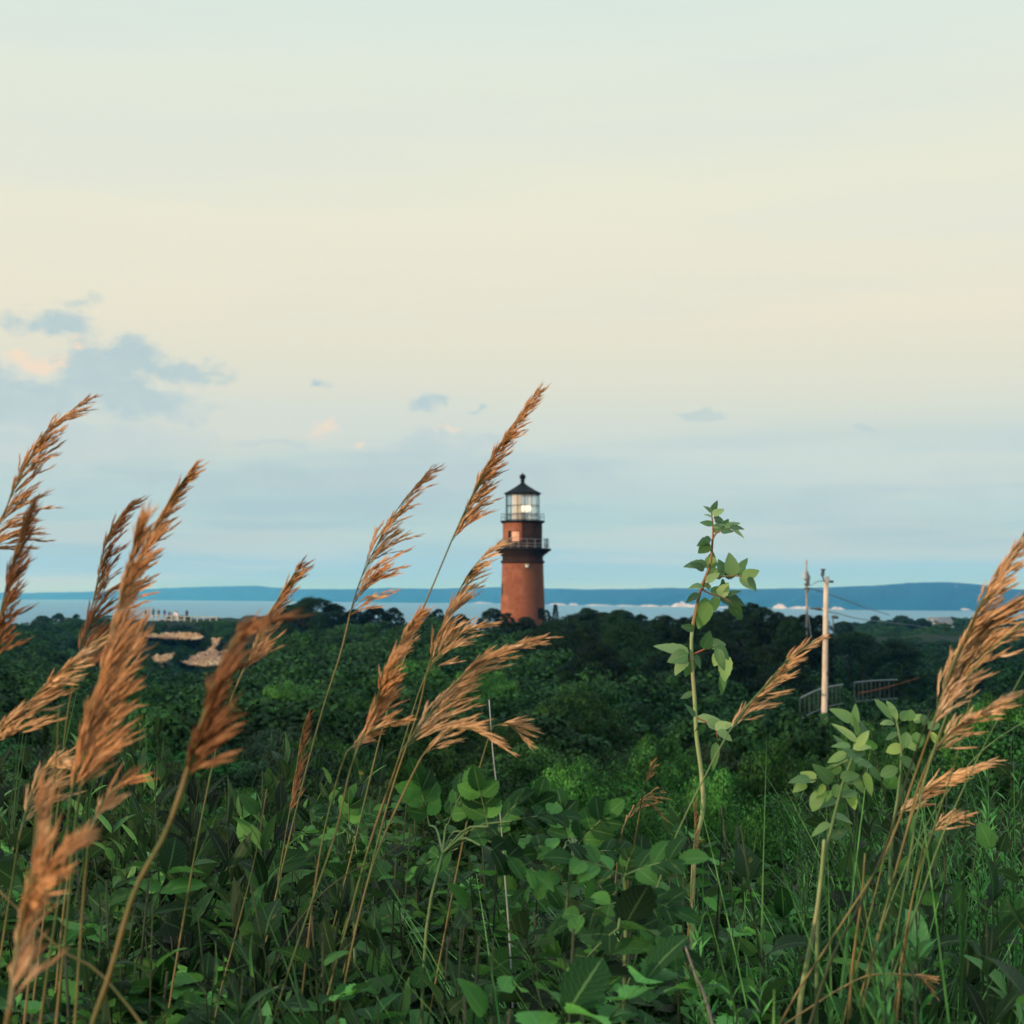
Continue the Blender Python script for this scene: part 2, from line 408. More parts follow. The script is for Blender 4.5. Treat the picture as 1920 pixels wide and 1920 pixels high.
    cc = t.mix(t.math('MULTIPLY', t.mapr(n2, 0.5, 0.65), 0.5), cc, (0.58, 0.34, 0.28, 1))
    bp = t.new('ShaderNodeBump'); bp.inputs['Strength'].default_value = 1.0; bp.inputs['Distance'].default_value = 0.8
    t.put(bp.inputs['Height'], n1)
    finish(t, principled(t, cc, 0.95, 0.1, bp.outputs[0])); M['clay'] = m


special_mats()

# ------------------------------------------------------------------ mesh helpers
def mesh_arrays(name, V, Q, uv=None, smooth=False):
    V = np.asarray(V, dtype=np.float32); Q = np.asarray(Q, dtype=np.int32)
    me = bpy.data.meshes.new(name)
    k = Q.shape[1]
    me.vertices.add(len(V)); me.vertices.foreach_set('co', V.ravel())
    me.loops.add(Q.size); me.loops.foreach_set('vertex_index', Q.ravel())
    me.polygons.add(len(Q))
    me.polygons.foreach_set('loop_start', np.arange(0, Q.size, k, dtype=np.int32))
    me.polygons.foreach_set('loop_total', np.full(len(Q), k, dtype=np.int32))
    if smooth: me.polygons.foreach_set('use_smooth', np.ones(len(Q), dtype=bool))
    if uv is not None:
        l = me.uv_layers.new(name='UVMap')
        l.data.foreach_set('uv', np.asarray(uv, dtype=np.float32)[Q.ravel()].ravel())
    me.update(calc_edges=True)
    return me


class MB:
    """collects quads; build() links them as ONE mesh object"""
    def __init__(s): s.V = []; s.Q = []; s.U = []; s.n = 0
    def add(s, V, Q, U=None):
        V = np.asarray(V, dtype=np.float64).reshape(-1, 3); Q = np.asarray(Q).reshape(-1, 4)
        s.V.append(V); s.Q.append(Q + s.n); s.U.append(np.zeros((len(V), 2)) if U is None else np.asarray(U)); s.n += len(V)
        return s
    def tube(s, pts, rad, sides=6, caps=True):
        P = np.asarray(pts, dtype=float); n = len(P)
        R = np.broadcast_to(np.asarray(rad, dtype=float), (n,)) if np.ndim(rad) == 0 else np.asarray(rad, dtype=float)
        T = np.gradient(P, axis=0); T /= np.linalg.norm(T, axis=1)[:, None] + 1e-12
        ref = np.array((0.0, 1.0, 0.0)) if abs(T[0][1]) < 0.9 else np.array((1.0, 0.0, 0.0))
        A = np.cross(T, ref); A /= np.linalg.norm(A, axis=1)[:, None] + 1e-12; B = np.cross(T, A)
        th = np.arange(sides) * 2 * math.pi / sides
        ring = A[:, None, :] * np.cos(th)[None, :, None] + B[:, None, :] * np.sin(th)[None, :, None]
        V = (P[:, None, :] + ring * R[:, None, None]).reshape(-1, 3)
        Q = []
        for i in range(n - 1):
            for j in range(sides):
                k = (j + 1) % sides
                Q.append((i * sides + j, i * sides + k, (i + 1) * sides + k, (i + 1) * sides + j))
        V = list(V)
        if caps:
            for i0, c in ((0, P[0]), ((n - 1) * sides, P[-1])):
                V.append(c); ci = len(V) - 1
                for j in range(0, sides, 2):
                    Q.append((ci, i0 + j, i0 + (j + 1) % sides, i0 + (j + 2) % sides))
        return s.add(V, Q)
    def box(s, c, size, rz=0.0):
        x, y, z = (q / 2 for q in size)
        V = np.array([(i, j, k) for i in (-x, x) for j in (-y, y) for k in (-z, z)])
        ca, sa = math.cos(rz), math.sin(rz)
        V = np.stack([V[:, 0] * ca - V[:, 1] * sa, V[:, 0] * sa + V[:, 1] * ca, V[:, 2]], 1) + np.asarray(c)
        return s.add(V, [(0, 1, 3, 2), (4, 6, 7, 5), (0, 4, 5, 1), (2, 3, 7, 6), (0, 2, 6, 4), (1, 5, 7, 3)])
    def lathe(s, prof, sides=32, c=(0, 0, 0), a0=0.0, a1=2 * math.pi):
        """prof: (radius, z) from bottom to top"""
        full = abs(a1 - a0 - 2 * math.pi) < 1e-6
        m = sides if full else sides + 1
        th = a0 + (a1 - a0) * np.arange(m) / sides
        V = [(r * math.sin(a) + c[0], -r * math.cos(a) + c[1], z + c[2]) for r, z in prof for a in th]
        Q = []
        for i in range(len(prof) - 1):
            for j in range(sides):
                k = (j + 1) % m
                Q.append((i * m + j, i * m + k, (i + 1) * m + k, (i + 1) * m + j))
        return s.add(V, Q)
    def mesh(s, name, smooth=False):
        return mesh_arrays(name, np.concatenate(s.V), np.concatenate(s.Q), np.concatenate(s.U), smooth)
    def build(s, name, mat, parent=None, smooth=False):
        return link(name, s.mesh(name, smooth), mat, parent)


def link(name, me, mat, parent=None):
    if mat is not None and len(me.materials) == 0: me.materials.append(mat)
    o = bpy.data.objects.new(name, me); col.objects.link(o)
    if parent is not None: o.parent = parent
    return o


def tag(o, label=None, cat=None, group=None, kind=None):
    if label: o['label'] = label
    if cat: o['category'] = cat
    if group: o['group'] = group
    if kind: o['kind'] = kind
    return o


def empty(name, loc, label=None, cat=None, group=None):
    o = bpy.data.objects.new(name, None); col.objects.link(o); o.location = Vector(loc)
    o.empty_display_size = 0.2
    return tag(o, label, cat, group)


def copy_tree(o, parent=None):
    c = o.copy(); col.objects.link(c)
    if parent is not None: c.parent = parent
    for ch in o.children: copy_tree(ch, c)
    return c


def smooth_curve(pts, n):
    """centripetal Catmull-Rom through the points, n samples spread by length"""
    P = np.asarray(pts, dtype=float)
    if len(P) == 2:
        return P[0] + (P[1] - P[0]) * np.linspace(0, 1, n)[:, None]
    P = np.vstack([2 * P[0] - P[1], P, 2 * P[-1] - P[-2]])
    T = np.concatenate([[0], np.cumsum(np.linalg.norm(np.diff(P, axis=0), axis=1) ** 0.5 + 1e-6)])
    out = []
    for t in np.linspace(T[1], T[-2] - 1e-9, n):
        i = int(np.clip(np.searchsorted(T, t, 'right') - 1, 1, len(P) - 3))
        t0, t1, t2, t3 = T[i - 1:i + 3]; p0, p1, p2, p3 = P[i - 1:i + 3]
        a1 = (t1 - t) / (t1 - t0) * p0 + (t - t0) / (t1 - t0) * p1
        a2 = (t2 - t) / (t2 - t1) * p1 + (t - t1) / (t2 - t1) * p2
        a3 = (t3 - t) / (t3 - t2) * p2 + (t - t2) / (t3 - t2) * p3
        b1 = (t2 - t) / (t2 - t0) * a1 + (t - t0) / (t2 - t0) * a2
        b2 = (t3 - t) / (t3 - t1) * a2 + (t - t1) / (t3 - t1) * a3
        out.append((t2 - t) / (t2 - t1) * b1 + (t - t1) / (t2 - t1) * b2)
    return np.array(out)


def unit(v): v = np.asarray(v, dtype=float); return v / (np.linalg.norm(v, axis=-1, keepdims=True) + 1e-12)


PROFILE = {
    'lance': lambda v: np.sin(np.pi * v ** 0.75) ** 0.9,
    'ovate': lambda v: np.sin(np.pi * v ** 0.62) ** 0.75,
    'obovate': lambda v: np.sin(np.pi * v ** 1.15) ** 0.7,
    'oval': lambda v: np.sin(np.pi * v) ** 0.62,
    'blade': lambda v: np.minimum(1, 6 * v + 0.4) * (1 - v ** 2.2),
}


def leaf_batch(P, D, N, L, W, kind='ovate', seg=6, curl=0.25, fold=0.25, serrate=0.0, rng=None):
    """many leaves at once: base point, direction, upper normal, length, width -> V, Q, UV"""
    P = np.asarray(P, float); n = len(P)
    D = unit(D); X = unit(np.cross(D, N)); Z = np.cross(X, D)
    L = np.broadcast_to(np.asarray(L, float), (n,)); W = np.broadcast_to(np.asarray(W, float), (n,))
    curl = np.broadcast_to(np.asarray(curl, float), (n,))
    v = np.linspace(0, 1, seg + 1); w = PROFILE[kind](np.clip(v, 0.0, 1.0))
    w = np.maximum(w, 0.03)
    if serrate:
        w = w * (1 + serrate * np.where(np.arange(seg + 1) % 2 == 0, -1, 1)); w[0] = w[-1] = 0.03
    xs = np.array([-1.0, 0.0, 1.0])
    lx = (xs[None, :] * w[:, None] * 0.5)                      # (seg+1,3)
    ly = np.repeat(v[:, None], 3, 1)
    wav = (rng.normal(0, 0.025, (n, seg + 1, 3)) if rng is not None else 0)
    z = -curl[:, None, None] * (ly ** 2)[None] * L[:, None, None] + (np.abs(lx)[None] * fold + wav * 0.5 * np.abs(xs)[None, None, :]) * W[:, None, None]
    V = (P[:, None, None, :] + X[:, None, None, :] * (lx[None] * W[:, None, None])[..., None]
         + D[:, None, None, :] * (ly[None] * L[:, None, None] * (1 - 0.25 * np.abs(curl[:, None, None]) * ly[None]))[..., None] + Z[:, None, None, :] * z[..., None])
    m = (seg + 1) * 3
    q = [(i * 3 + j, i * 3 + j + 1, (i + 1) * 3 + j + 1, (i + 1) * 3 + j) for i in range(seg) for j in range(2)]
    Q = (np.arange(n)[:, None, None] * m + np.asarray(q)[None]).reshape(-1, 4)
    uv = np.stack([np.broadcast_to(0.5 + xs[None, :] * 0.5, (seg + 1, 3)), ly], -1).reshape(-1, 2)
    return V.reshape(-1, 3), Q, np.tile(uv, (n, 1))


def diamonds(P, D, N, L, W):
    """small flat leaves, one quad each, for foliage that is a few pixels a leaf"""
    D = unit(D); X = unit(np.cross(D, N)); L = np.asarray(L)[:, None]; W = np.asarray(W)[:, None]
    V = np.stack([P, P + D * L * 0.45 + X * W * 0.5, P + D * L, P + D * L * 0.45 - X * W * 0.5], 1)
    n = len(P)
    return V.reshape(-1, 3), np.arange(n * 4).reshape(n, 4)


# ------------------------------------------------------------------ terrain: where the plant canopy is seen, column by column
COLX = np.array([-900, -300, 0, 200, 330, 430, 560, 760, 960, 1150, 1300, 1450, 1600, 1750, 1920, 2400, 3000], float)
DIST = np.array([4, 8, 15, 30, 60, 100, 160, 235, 262, 285, 300, 345, 450, 560], float)
CAN = {  # canopy photo row at each distance
    -900: [1600, 1500, 1420, 1350, 1290, 1250, 1215, 1195, 1185, 1180, 1170, 1600, 1600, 1600],
    -300: [1600, 1480, 1410, 1340, 1280, 1240, 1205, 1185, 1175, 1170, 1160, 1600, 1600, 1600],
    0: [1600, 1480, 1400, 1335, 1275, 1235, 1200, 1180, 1172, 1166, 1170, 1600, 1600, 1600],
    200: [1600, 1490, 1410, 1345, 1290, 1250, 1215, 1190, 1170, 1159, 1153, 1300, 1600, 1600],
    330: [1600, 1490, 1410, 1350, 1300, 1272, 1270, 1251, 1200, 1172, 1159, 1160, 1400, 1600],
    430: [1600, 1490, 1410, 1345, 1290, 1262, 1262, 1249, 1190, 1165, 1157, 1152, 1400, 1600],
    560: [1600, 1500, 1410, 1335, 1270, 1215, 1170, 1156, 1152, 1151, 1150, 1300, 1500, 1600],
    760: [1600, 1540, 1420, 1340, 1270, 1210, 1158, 1170, 1190, 1200, 1230, 1400, 1600, 1600],
    960: [1650, 1560, 1430, 1345, 1280, 1205, 1163, 1200, 1220, 1240, 1260, 1400, 1600, 1600],
    1150: [1650, 1520, 1395, 1345, 1310, 1220, 1157, 1190, 1200, 1220, 1240, 1400, 1600, 1600],
    1300: [1650, 1540, 1410, 1370, 1320, 1220, 1160, 1190, 1200, 1220, 1240, 1400, 1600, 1600],
    1450: [1650, 1560, 1400, 1345, 1350, 1230, 1157, 1160, 1165, 1175, 1185, 1400, 1600, 1600],
    1600: [1620, 1500, 1345, 1345, 1360, 1300, 1235, 1205, 1198, 1192, 1188, 1178, 1164, 1166],
    1750: [1600, 1420, 1300, 1330, 1350, 1300, 1235, 1205, 1198, 1192, 1188, 1178, 1160, 1160],
    1920: [1560, 1380, 1262, 1300, 1340, 1290, 1230, 1200, 1195, 1190, 1186, 1175, 1160, 1158],
    2400: [1560, 1380, 1262, 1300, 1330, 1280, 1230, 1200, 1195, 1190, 1186, 1175, 1160, 1158],
    3000: [1560, 1380, 1262, 1300, 1330, 1280, 1230, 1200, 1195, 1190, 1186, 1175, 1160, 1158]}
HT = np.array([0.35, 0.95, 1.5, 2.2, 2.8, 3.0, 2.1, 2.1, 2.1, 1.6, 0.1, 2.0, 2.5, 2.5])
CZ = np.array([[-(CAN[int(c)][k] - 1112) / F * DIST[k] for k in range(len(DIST))] for c in COLX])   # canopy height under the eye


def _interp(T, x, y):
    """bilinear in (azimuth, log distance); x, y arrays, y forward"""
    x = np.asarray(x, float); y = np.asarray(y, float)
    r = np.hypot(x, y)
    az = np.clip(np.arctan2(x, y), -1.2, 1.2)
    px = np.clip(960 + F * np.tan(az), COLX[0], COLX[-1] - 1e-3)
    d = np.clip(np.where(y > 0.3 * r, np.maximum(y, 0.1), r), DIST[0], DIST[-1] - 1e-3)
    i = np.clip(np.searchsorted(COLX, px, 'right') - 1, 0, len(COLX) - 2)
    k = np.clip(np.searchsorted(DIST, d, 'right') - 1, 0, len(DIST) - 2)
    fx = (px - COLX[i]) / (COLX[i + 1] - COLX[i]); fx = fx * fx * (3 - 2 * fx)
    fd = (np.log(d) - np.log(DIST[k])) / (np.log(DIST[k + 1]) - np.log(DIST[k]))
    return (T[i, k] * (1 - fx) * (1 - fd) + T[i + 1, k] * fx * (1 - fd) + T[i, k + 1] * (1 - fx) * fd + T[i + 1, k + 1] * fx * fd)


GZ = CZ - HT[None, :]
GZ[:, 0] = -1.28
for _k in (11, 12, 13):
    GZ[:12, _k] = np.minimum(GZ[:12, _k], {11: -20, 12: -49, 13: -52}[_k])
GZ[3:7, 11] = -9.0


def ground_z(x, y):
    x = np.asarray(x, float); y = np.asarray(y, float)
    r = np.hypot(x, y)
    g = _interp(GZ, x, y)
    back = np.clip((-y) / 3.0, 0, 1) * np.clip(r / 3, 0, 1)
    g = np.where(y < 0.3 * r, g * (1 - np.clip((0.3 - y / np.maximum(r, 0.1)) * 3, 0, 1)) + (-1.28 + 0.95 * np.clip((r - 2) / 4, 0, 1) ** 2 * (3 - 2 * np.clip((r - 2) / 4, 0, 1))) * np.clip((0.3 - y / np.maximum(r, 0.1)) * 3, 0, 1), g)
    g = np.where(r > 560, np.minimum(g, -2.0 - (r - 560) * 1.2), g)
    return EYE + np.maximum(g, -EYE - 6)


def canopy_z(x, y): return EYE + _interp(CZ, x, y)


def build_land():
    rr = np.concatenate([[0.01], np.geomspace(0.4, 640, 150)])
    th = np.concatenate([np.linspace(-0.42, 0.42, 170), np.linspace(0.46, 2 * math.pi - 0.46, 70)])
    R, T = np.meshgrid(rr, th, indexing='ij')
    X = R * np.sin(T); Y = R * np.cos(T)
    rs = np.random.RandomState(3)
    Z = ground_z(X, Y) + rs.normal(0, 0.01, X.shape) * np.minimum(R, 30) ** 0.7
    V = np.stack([X, Y, Z], -1).reshape(-1, 3); n = len(th)
    Q = [(i * n + j, i * n + (j + 1) % n, (i + 1) * n + (j + 1) % n, (i + 1) * n + j) for i in range(len(rr) - 1) for j in range(n)]
    o = link('ground', mesh_arrays('ground', V, Q, smooth=True), M['ground']); tag(o, kind='structure')
    # sea
    a = np.linspace(0, 2 * math.pi, 97)[:-1]
    rr = [0.0, 300, 1200, 5000, 9000, 12900]
    V = [(r * math.sin(t), r * math.cos(t), 0.0) for r in rr for t in a]; n = len(a)
    Q = [(i * n + j, i * n + (j + 1) % n, (i + 1) * n + (j + 1) % n, (i + 1) * n + j) for i in range(len(rr) - 1) for j in range(n)]
    o = link('sea', mesh_arrays('sea', V, Q), M['sea']); tag(o, kind='structure')


build_land()

# ------------------------------------------------------------------ far island chain
WL = [(-500, 1124), (30, 1124), (200, 1124.5), (330, 1125.5), (500, 1127), (730, 1130), (930, 1131), (1040, 1134), (1200, 1137), (1400, 1140), (1650, 1144), (1920, 1146), (2600, 1148)]
TOP = [(-500, 1112), (30, 1111.5), (150, 1110), (230, 1107.5), (300, 1103), (400, 1099.5), (480, 1098.5), (510, 1101), (560, 1104), (650, 1105), (730, 1102), (800, 1104), (930, 1101),
       (1030, 1103), (1100, 1105), (1200, 1104), (1250, 1102), (1350, 1104), (1450, 1104), (1560, 1101), (1650, 1097), (1700, 1093), (1770, 1091), (1830, 1095), (1880, 1102), (1920, 1106), (2100, 1112), (2600, 1120)]


def wl_dist(px):
    return EYE * F / (np.interp(px, *zip(*WL)) - 1112)


def build_island():
    px = np.arange(-500, 2600, 4.0)
    d = wl_dist(px)
    top = np.interp(px, *zip(*TOP))
    rs = np.random.RandomState(5)
    jag = np.convolve(rs.normal(0, 1, len(px)), np.ones(3) / 3, 'same') * 0.45
    h = EYE + (1112 - (top + jag)) / F * (d + 350)
    rows = []
    for k, (dy, f) in enumerate(((0, 0.0), (30, 0.30), (120, 0.62), (250, 0.88), (380, 1.0), (700, 0.8), (1300, 0.0))):
        dd = d + dy
        w = np.convolve(rs.normal(0, 1, len(px)), np.ones(9) / 9, 'same') * (0.12 if 0 < f < 0.95 else 0)
        rows.append(np.stack([(px - 960) / F * dd, dd, h * np.clip(f + w, 0, 1) - (2 if f == 0 else 0)], -1))
    V = np.concatenate(rows); n = len(px)
    Q = [(i * n + j, i * n + j + 1, (i + 1) * n + j + 1, (i + 1) * n + j) for i in range(len(rows) - 1) for j in range(n - 1)]
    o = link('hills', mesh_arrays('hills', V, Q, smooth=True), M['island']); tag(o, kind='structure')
    # pale sand bluffs on its shore: (left, right, height in photo px, rise above the water line in px)
    for k, (a, b, hh, up) in enumerate(((1028, 1062, 4, 0), (1066, 1084, 5, 0), (1095, 1150, 3, 0), (1196, 1240, 4, 0), (1150, 1200, 2.5, 0), (1238, 1262, 3, 0), (1325, 1455, 3, 0), (1258, 1300, 11, 0), (1284, 1330, 7, 0),
                                        (1450, 1478, 10, 0), (1478, 1530, 6, 0), (1560, 1585, 6, 0), (1530, 1560, 3, 0), (880, 925, 2.5, 0), (1562, 1580, 4, 16), (1788, 1803, 4, 41), (1693, 1704, 6, 8), (1802, 1822, 4, 1))):
        xs = np.linspace(a, b, 15); dd = wl_dist(xs) - 12 + up * 6
        t = np.linspace(0, 1, 15)
        prof = np.sin(np.pi * np.clip(t, 0.02, 0.98)) ** 0.6 * (0.65 + 0.35 * rs.rand(15))
        s = dd / F
        zb = np.maximum(-1, up * s) if up else np.full(15, -1.0)
        zt = zb + 1 + hh * prof * s
        rows = [np.stack([(xs - 960) * s, dd, zb], -1), np.stack([(xs - 960) * s, dd + 8, zb + (zt - zb) * 0.6], -1), np.stack([(xs - 960) * s, dd + 22, zt], -1), np.stack([(xs - 960) * s, dd + 90, zt * 0.9], -1), np.stack([(xs - 960) * s, dd + 120, zb * 0 - 1], -1)]
        V = np.concatenate(rows)
        Q = [(i * 15 + j, i * 15 + j + 1, (i + 1) * 15 + j + 1, (i + 1) * 15 + j) for i in range(4) for j in range(14)]
        o = link('sand_bluff', mesh_arrays('sand_bluff', V, Q, smooth=True), M['sandfar']); tag(o, kind='structure')


build_island()


def build_haze():
    b = MB(); lo, hi = -7.0 - 1.0, 96.0
    b.box((0, 0, (lo + hi) / 2), (26600, 26600, hi - lo))
    m, t = mat_base('haze')
    v = t.new('ShaderNodeVolumePrincipled')
    v.inputs['Color'].default_value = (0.075, 0.40, 0.95, 1)
    v.inputs['Absorption Color'].default_value = (1, 1, 1, 1)
    v.inputs['Density'].default_value = 0.00014
    v.inputs['Anisotropy'].default_value = 0.0
    o = t.new('ShaderNodeOutputMaterial'); t.l.new(v.outputs[0], o.inputs['Volume'])
    h = b.build('haze', m); tag(h, kind='stuff')


build_haze()


# ------------------------------------------------------------------ lighthouse
def build_lighthouse():
    d = 160.0; s = d / F
    def Z(py): return EYE + (1112 - py) * s
    base = at(980, 1112, d)
    gz = float(ground_z(base[0], d))
    root = empty('lighthouse', (base[0], d, gz), 'old round red brick lighthouse with black roofed glass lantern on the wooded ridge', 'lighthouse')
    def z(py): return Z(py) - gz
    MBr = MB()
    w2, w1 = 2.03, 2.20
    zt, zb = z(1056), z(1155)
    prof = [(w1 + 0.16, 0.0), (w1 + 0.02, zb), (w1 - 0.06, z(1125)), ((w1 + w2) / 2 - 0.03, z(1095)), (w2, zt)]
    MBr.lathe(prof, 64)
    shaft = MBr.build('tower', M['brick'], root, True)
    # cornice and gallery
    b = MB().lathe([(2.03, z(1057)), (2.12, z(1056)), (2.18, z(1054)), (2.14, z(1051.5)), (2.02, z(1051)), (2.0, z(1043.5)), (2.10, z(1042.5)), (2.22, z(1040)), (2.45, z(1037)), (2.62, z(1034)), (2.72, z(1033))], 64)
    b.build('cornice', M['brickdark'], root, True)
    b = MB().lathe([(2.0, z(1033)), (2.79, z(1033)), (2.82, z(1030)), (2.79, z(1029)), (1.9, z(1029))], 64)
    b.build('gallery_deck', M['blackiron'], root)
    g = MB(); n = 20; zt = z(1012)
    for k in range(n):
        a = 2 * math.pi * (k + 0.5) / n
        g.tube([(2.62 * math.sin(a), -2.62 * math.cos(a), z(1029)), (2.62 * math.sin(a), -2.62 * math.cos(a), zt)], 0.013, 4)
    for f in (1.0, 0.55, 0.25):
        zz = z(1029) + (zt - z(1029)) * f
        g.tube([(2.62 * math.sin(a), -2.62 * math.cos(a), zz) for a in np.linspace(0, 2 * math.pi, 49)], 0.012, 4, False)
    g.build('gallery_railing', M['paleiron'], root)
    c = MB().box((2.28, -0.75, z(1019.5)), (0.42, 0.35, z(1011) - z(1028))).box((2.28, -0.75, z(1010.6)), (0.50, 0.43, 0.05)).box((2.28, -0.935, z(1019.5)), (0.34, 0.02, 0.62))
    c.build('equipment_box', M['cabinet'], root)
    # watch room: dark brown masonry with a red panel on its left side and a window
    zw0, zw1 = z(1029), z(981)
    wb = MB()
    wb.lathe([(1.93, zw0), (1.93, z(1017)), (1.93, z(996.5)), (1.93, zw1)], 64)
    wb.build('watch_room', M['brickdark'], root, True)
    a0, a1 = math.asin(-1.0), math.asin(-0.055)
    wa, wz = math.asin(-0.72), math.asin(-0.14)
    zc = z(1019)
    cp = MB()
    cp.lathe([(1.955, z(997)), (1.965, z(981.5))], 24, a0=a0, a1=a1)           # over the window
    cp.lathe([(1.955, zc), (1.955, z(997))], 12, a0=a0, a1=wa)                  # left of the window
    cp.lathe([(1.955, z(1016)), (1.955, z(997))], 4, a0=wz, a1=a1)
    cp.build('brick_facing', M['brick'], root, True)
    wm = (wa + wz) / 2
    win = MB()
    for aa, bb in ((wa, wa + 0.10), (wz - 0.03, wz)):
        win.lathe([(1.975, z(1016.5)), (1.985, z(997))], 2, a0=aa, a1=bb)
    win.lathe([(1.975, z(1017.2)), (2.03, z(1017)), (2.03, z(1016.2)), (1.975, z(1016))], 10, a0=wa, a1=wz)
    win.lathe([(1.975, z(997.6)), (2.0, z(997.4)), (2.0, z(996.6)), (1.975, z(996.4))], 10, a0=wa, a1=wz)
    wf = win.build('window', M['blackiron'], root)
    MB().lathe([(1.962, z(1016)), (1.962, z(997.6))], 8, a0=wa + 0.22, a1=wz - 0.03).build('pane', M['litpane'], wf)
    # upper deck and its railing
    MB().lathe([(1.9, z(981.5)), (2.05, z(981.2)), (2.17, z(979)), (2.19, z(977.6)), (2.19, z(976.7)), (1.5, z(976.6))], 64).build('lantern_deck', M['blackiron'], root)
    g = MB()
    for k in range(16):
        a = 2 * math.pi * (k + 0.5) / 16
        g.tube([(2.15 * math.sin(a), -2.15 * math.cos(a), z(976.7)), (2.15 * math.sin(a), -2.15 * math.cos(a), z(963.8))], 0.018, 4)
    for py in (963.8, 970):
        g.tube([(2.15 * math.sin(a), -2.15 * math.cos(a), z(py)) for a in np.linspace(0, 2 * math.pi, 49)], 0.018, 4, False)
    g.build('lantern_railing', M['steel'], root)
    # lantern: 12 sided glass with iron bars
    n = 14; R = 1.64
    pts = [(R * math.sin(2 * math.pi * (k + 0.27) / n), -R * math.cos(2 * math.pi * (k + 0.27) / n)) for k in range(n)]
    gl = MB()
    for k in range(n):
        (x0, y0), (x1, y1) = pts[k], pts[(k + 1) % n]
        q = 0.985
        gl.add([(x0 * q, y0 * q, z(976.5)), (x1 * q, y1 * q, z(976.5)), (x1 * q, y1 * q, z(927)), (x0 * q, y0 * q, z(927))], [(0, 1, 2, 3)])
    gl.build('lantern_glass', M['glass'], root)
    br = MB()
    for x, y in pts: br.tube([(x, y, z(976.6)), (x, y, z(926.8))], 0.034, 5)
    for py in (948.5, 965.5, 974.8, 928.6):
        br.tube([(*pts[k % n], z(py)) for k in range(n + 1)], 0.032, 4, False)
    br.build('lantern_bars', M['blackiron'], root)
    # lamp
    lm = MB().lathe([(0.34, z(976.4)), (0.34, z(970)), (0.16, z(969)), (0.16, z(958))], 16)
    lamp = lm.build('lamp_stand', M['steel'], root, True)
    le = MB(); cz = z(953.5); ca, sa = math.cos(0.14), math.sin(0.14)
    prof = [(0.02, -0.52), (0.20, -0.50), (0.33, -0.42), (0.345, 0.0), (0.33, 0.42), (0.20, 0.50), (0.02, 0.52)]
    V = []; m = 20
    for r, x in prof:
        for j in range(m):
            a = 2 * math.pi * j / m; vy, vz = r * math.cos(a), r * math.sin(a)
            V.append((0.33 + x * ca - vz * sa, -0.5 + vy, cz + x * sa + vz * ca))
    Q = [(i * m + j, i * m + (j + 1) % m, (i + 1) * m + (j + 1) % m, (i + 1) * m + j) for i in range(6) for j in range(m)]
    le.add(V, Q); le.build('lamp', M['lens'], root, True)
    MB().lathe([(1.05, z(976)), (1.05, z(929))], 10, a0=-0.95, a1=-0.12).lathe([(1.08, z(976)), (1.08, z(929))], 10, a0=-0.95, a1=-0.12).build('curtain', M['curtain'], root, True)
    # roof, ventilator ball and rod
    rf = MB().lathe([(1.3, z(927.5)), (1.70, z(927.5)), (1.87, z(926.2)), (1.87, z(925)), (1.62, z(922.6)), (1.20, z(918.2)), (0.82, z(914)), (0.50, z(910)), (0.30, z(907.2)), (0.22, z(905.5))], 14)
    roof = rf.build('roof', M['blackiron'], root)
    MB().lathe([(0.20, z(907)), (0.16, z(903)), (0.26, z(901.8)), (0.26, z(901)), (0.15, z(900)), (0.17, z(899)), (0.28, z(897)), (0.32, z(894.2)), (0.28, z(891.2)), (0.14, z(888.8)), (0.03, z(888)), (0.02, z(884)), (0.005, z(883.8))], 20).build('ventilator_ball', M['blackiron'], roof, True)
    # small fitting under the cornice
    f = MB().box((0.43, -2.02, z(1062)), (0.46, 0.30, z(1058) - z(1066.5)))
    fo = f.build('floodlight', M['metal'], root)
    MB().box((0.43, -2.18, z(1062.6)), (0.34, 0.03, 0.22)).box((0.43, -2.24, z(1059.3)), (0.50, 0.18, 0.04)).build('glass', M['whitepaint'], fo)
    # side window and low doorway
    a = -1.36
    w = MB().lathe([(2.135, z(1116)), (2.105, z(1094))], 6, a0=a - 0.16, a1=a + 0.17)
    ws = w.build('window', M['blackiron'], root)
    MB().lathe([(2.15, z(1115)), (2.12, z(1095))], 5, a0=a - 0.10, a1=a + 0.10).build('pane', M['darkpane'], ws)
    MB().lathe([(2.245, z(1160)), (2.235, z(1141))], 6, a0=0.72, a1=1.15).lathe([(2.26, z(1141.3)), (2.26, z(1140))], 6, a0=0.68, a1=1.2).build('door', M['blackiron'], root)


build_lighthouse()


# ------------------------------------------------------------------ poles, wires, lamp post, railings, fence
def pole(px, pyt, pyb, d, rpx, mat, label, cross):
    p0 = at(px - (4 if cross == 1 else 0), pyb, d); p1 = at(px, pyt, d); s = d / F
    g = float(ground_z(p0[0], d))
    root = empty('utility_pole', (p0[0], d, g), label, 'utility pole', None)
    o = np.array((p0[0], d, g)); dirv = p1 - p0
    foot = p0 + dirv * ((g - 0.3 - p0[2]) / dirv[2])
    pts = smooth_curve([foot, (foot + p1) / 2 + np.array((0.02, 0, 0)), p1], 10)
    MB().tube(pts - o, np.linspace(rpx * 1.15 * s, rpx * 0.82 * s, 10), 14).build('pole', mat, root, True)
    return root, o, p1, s


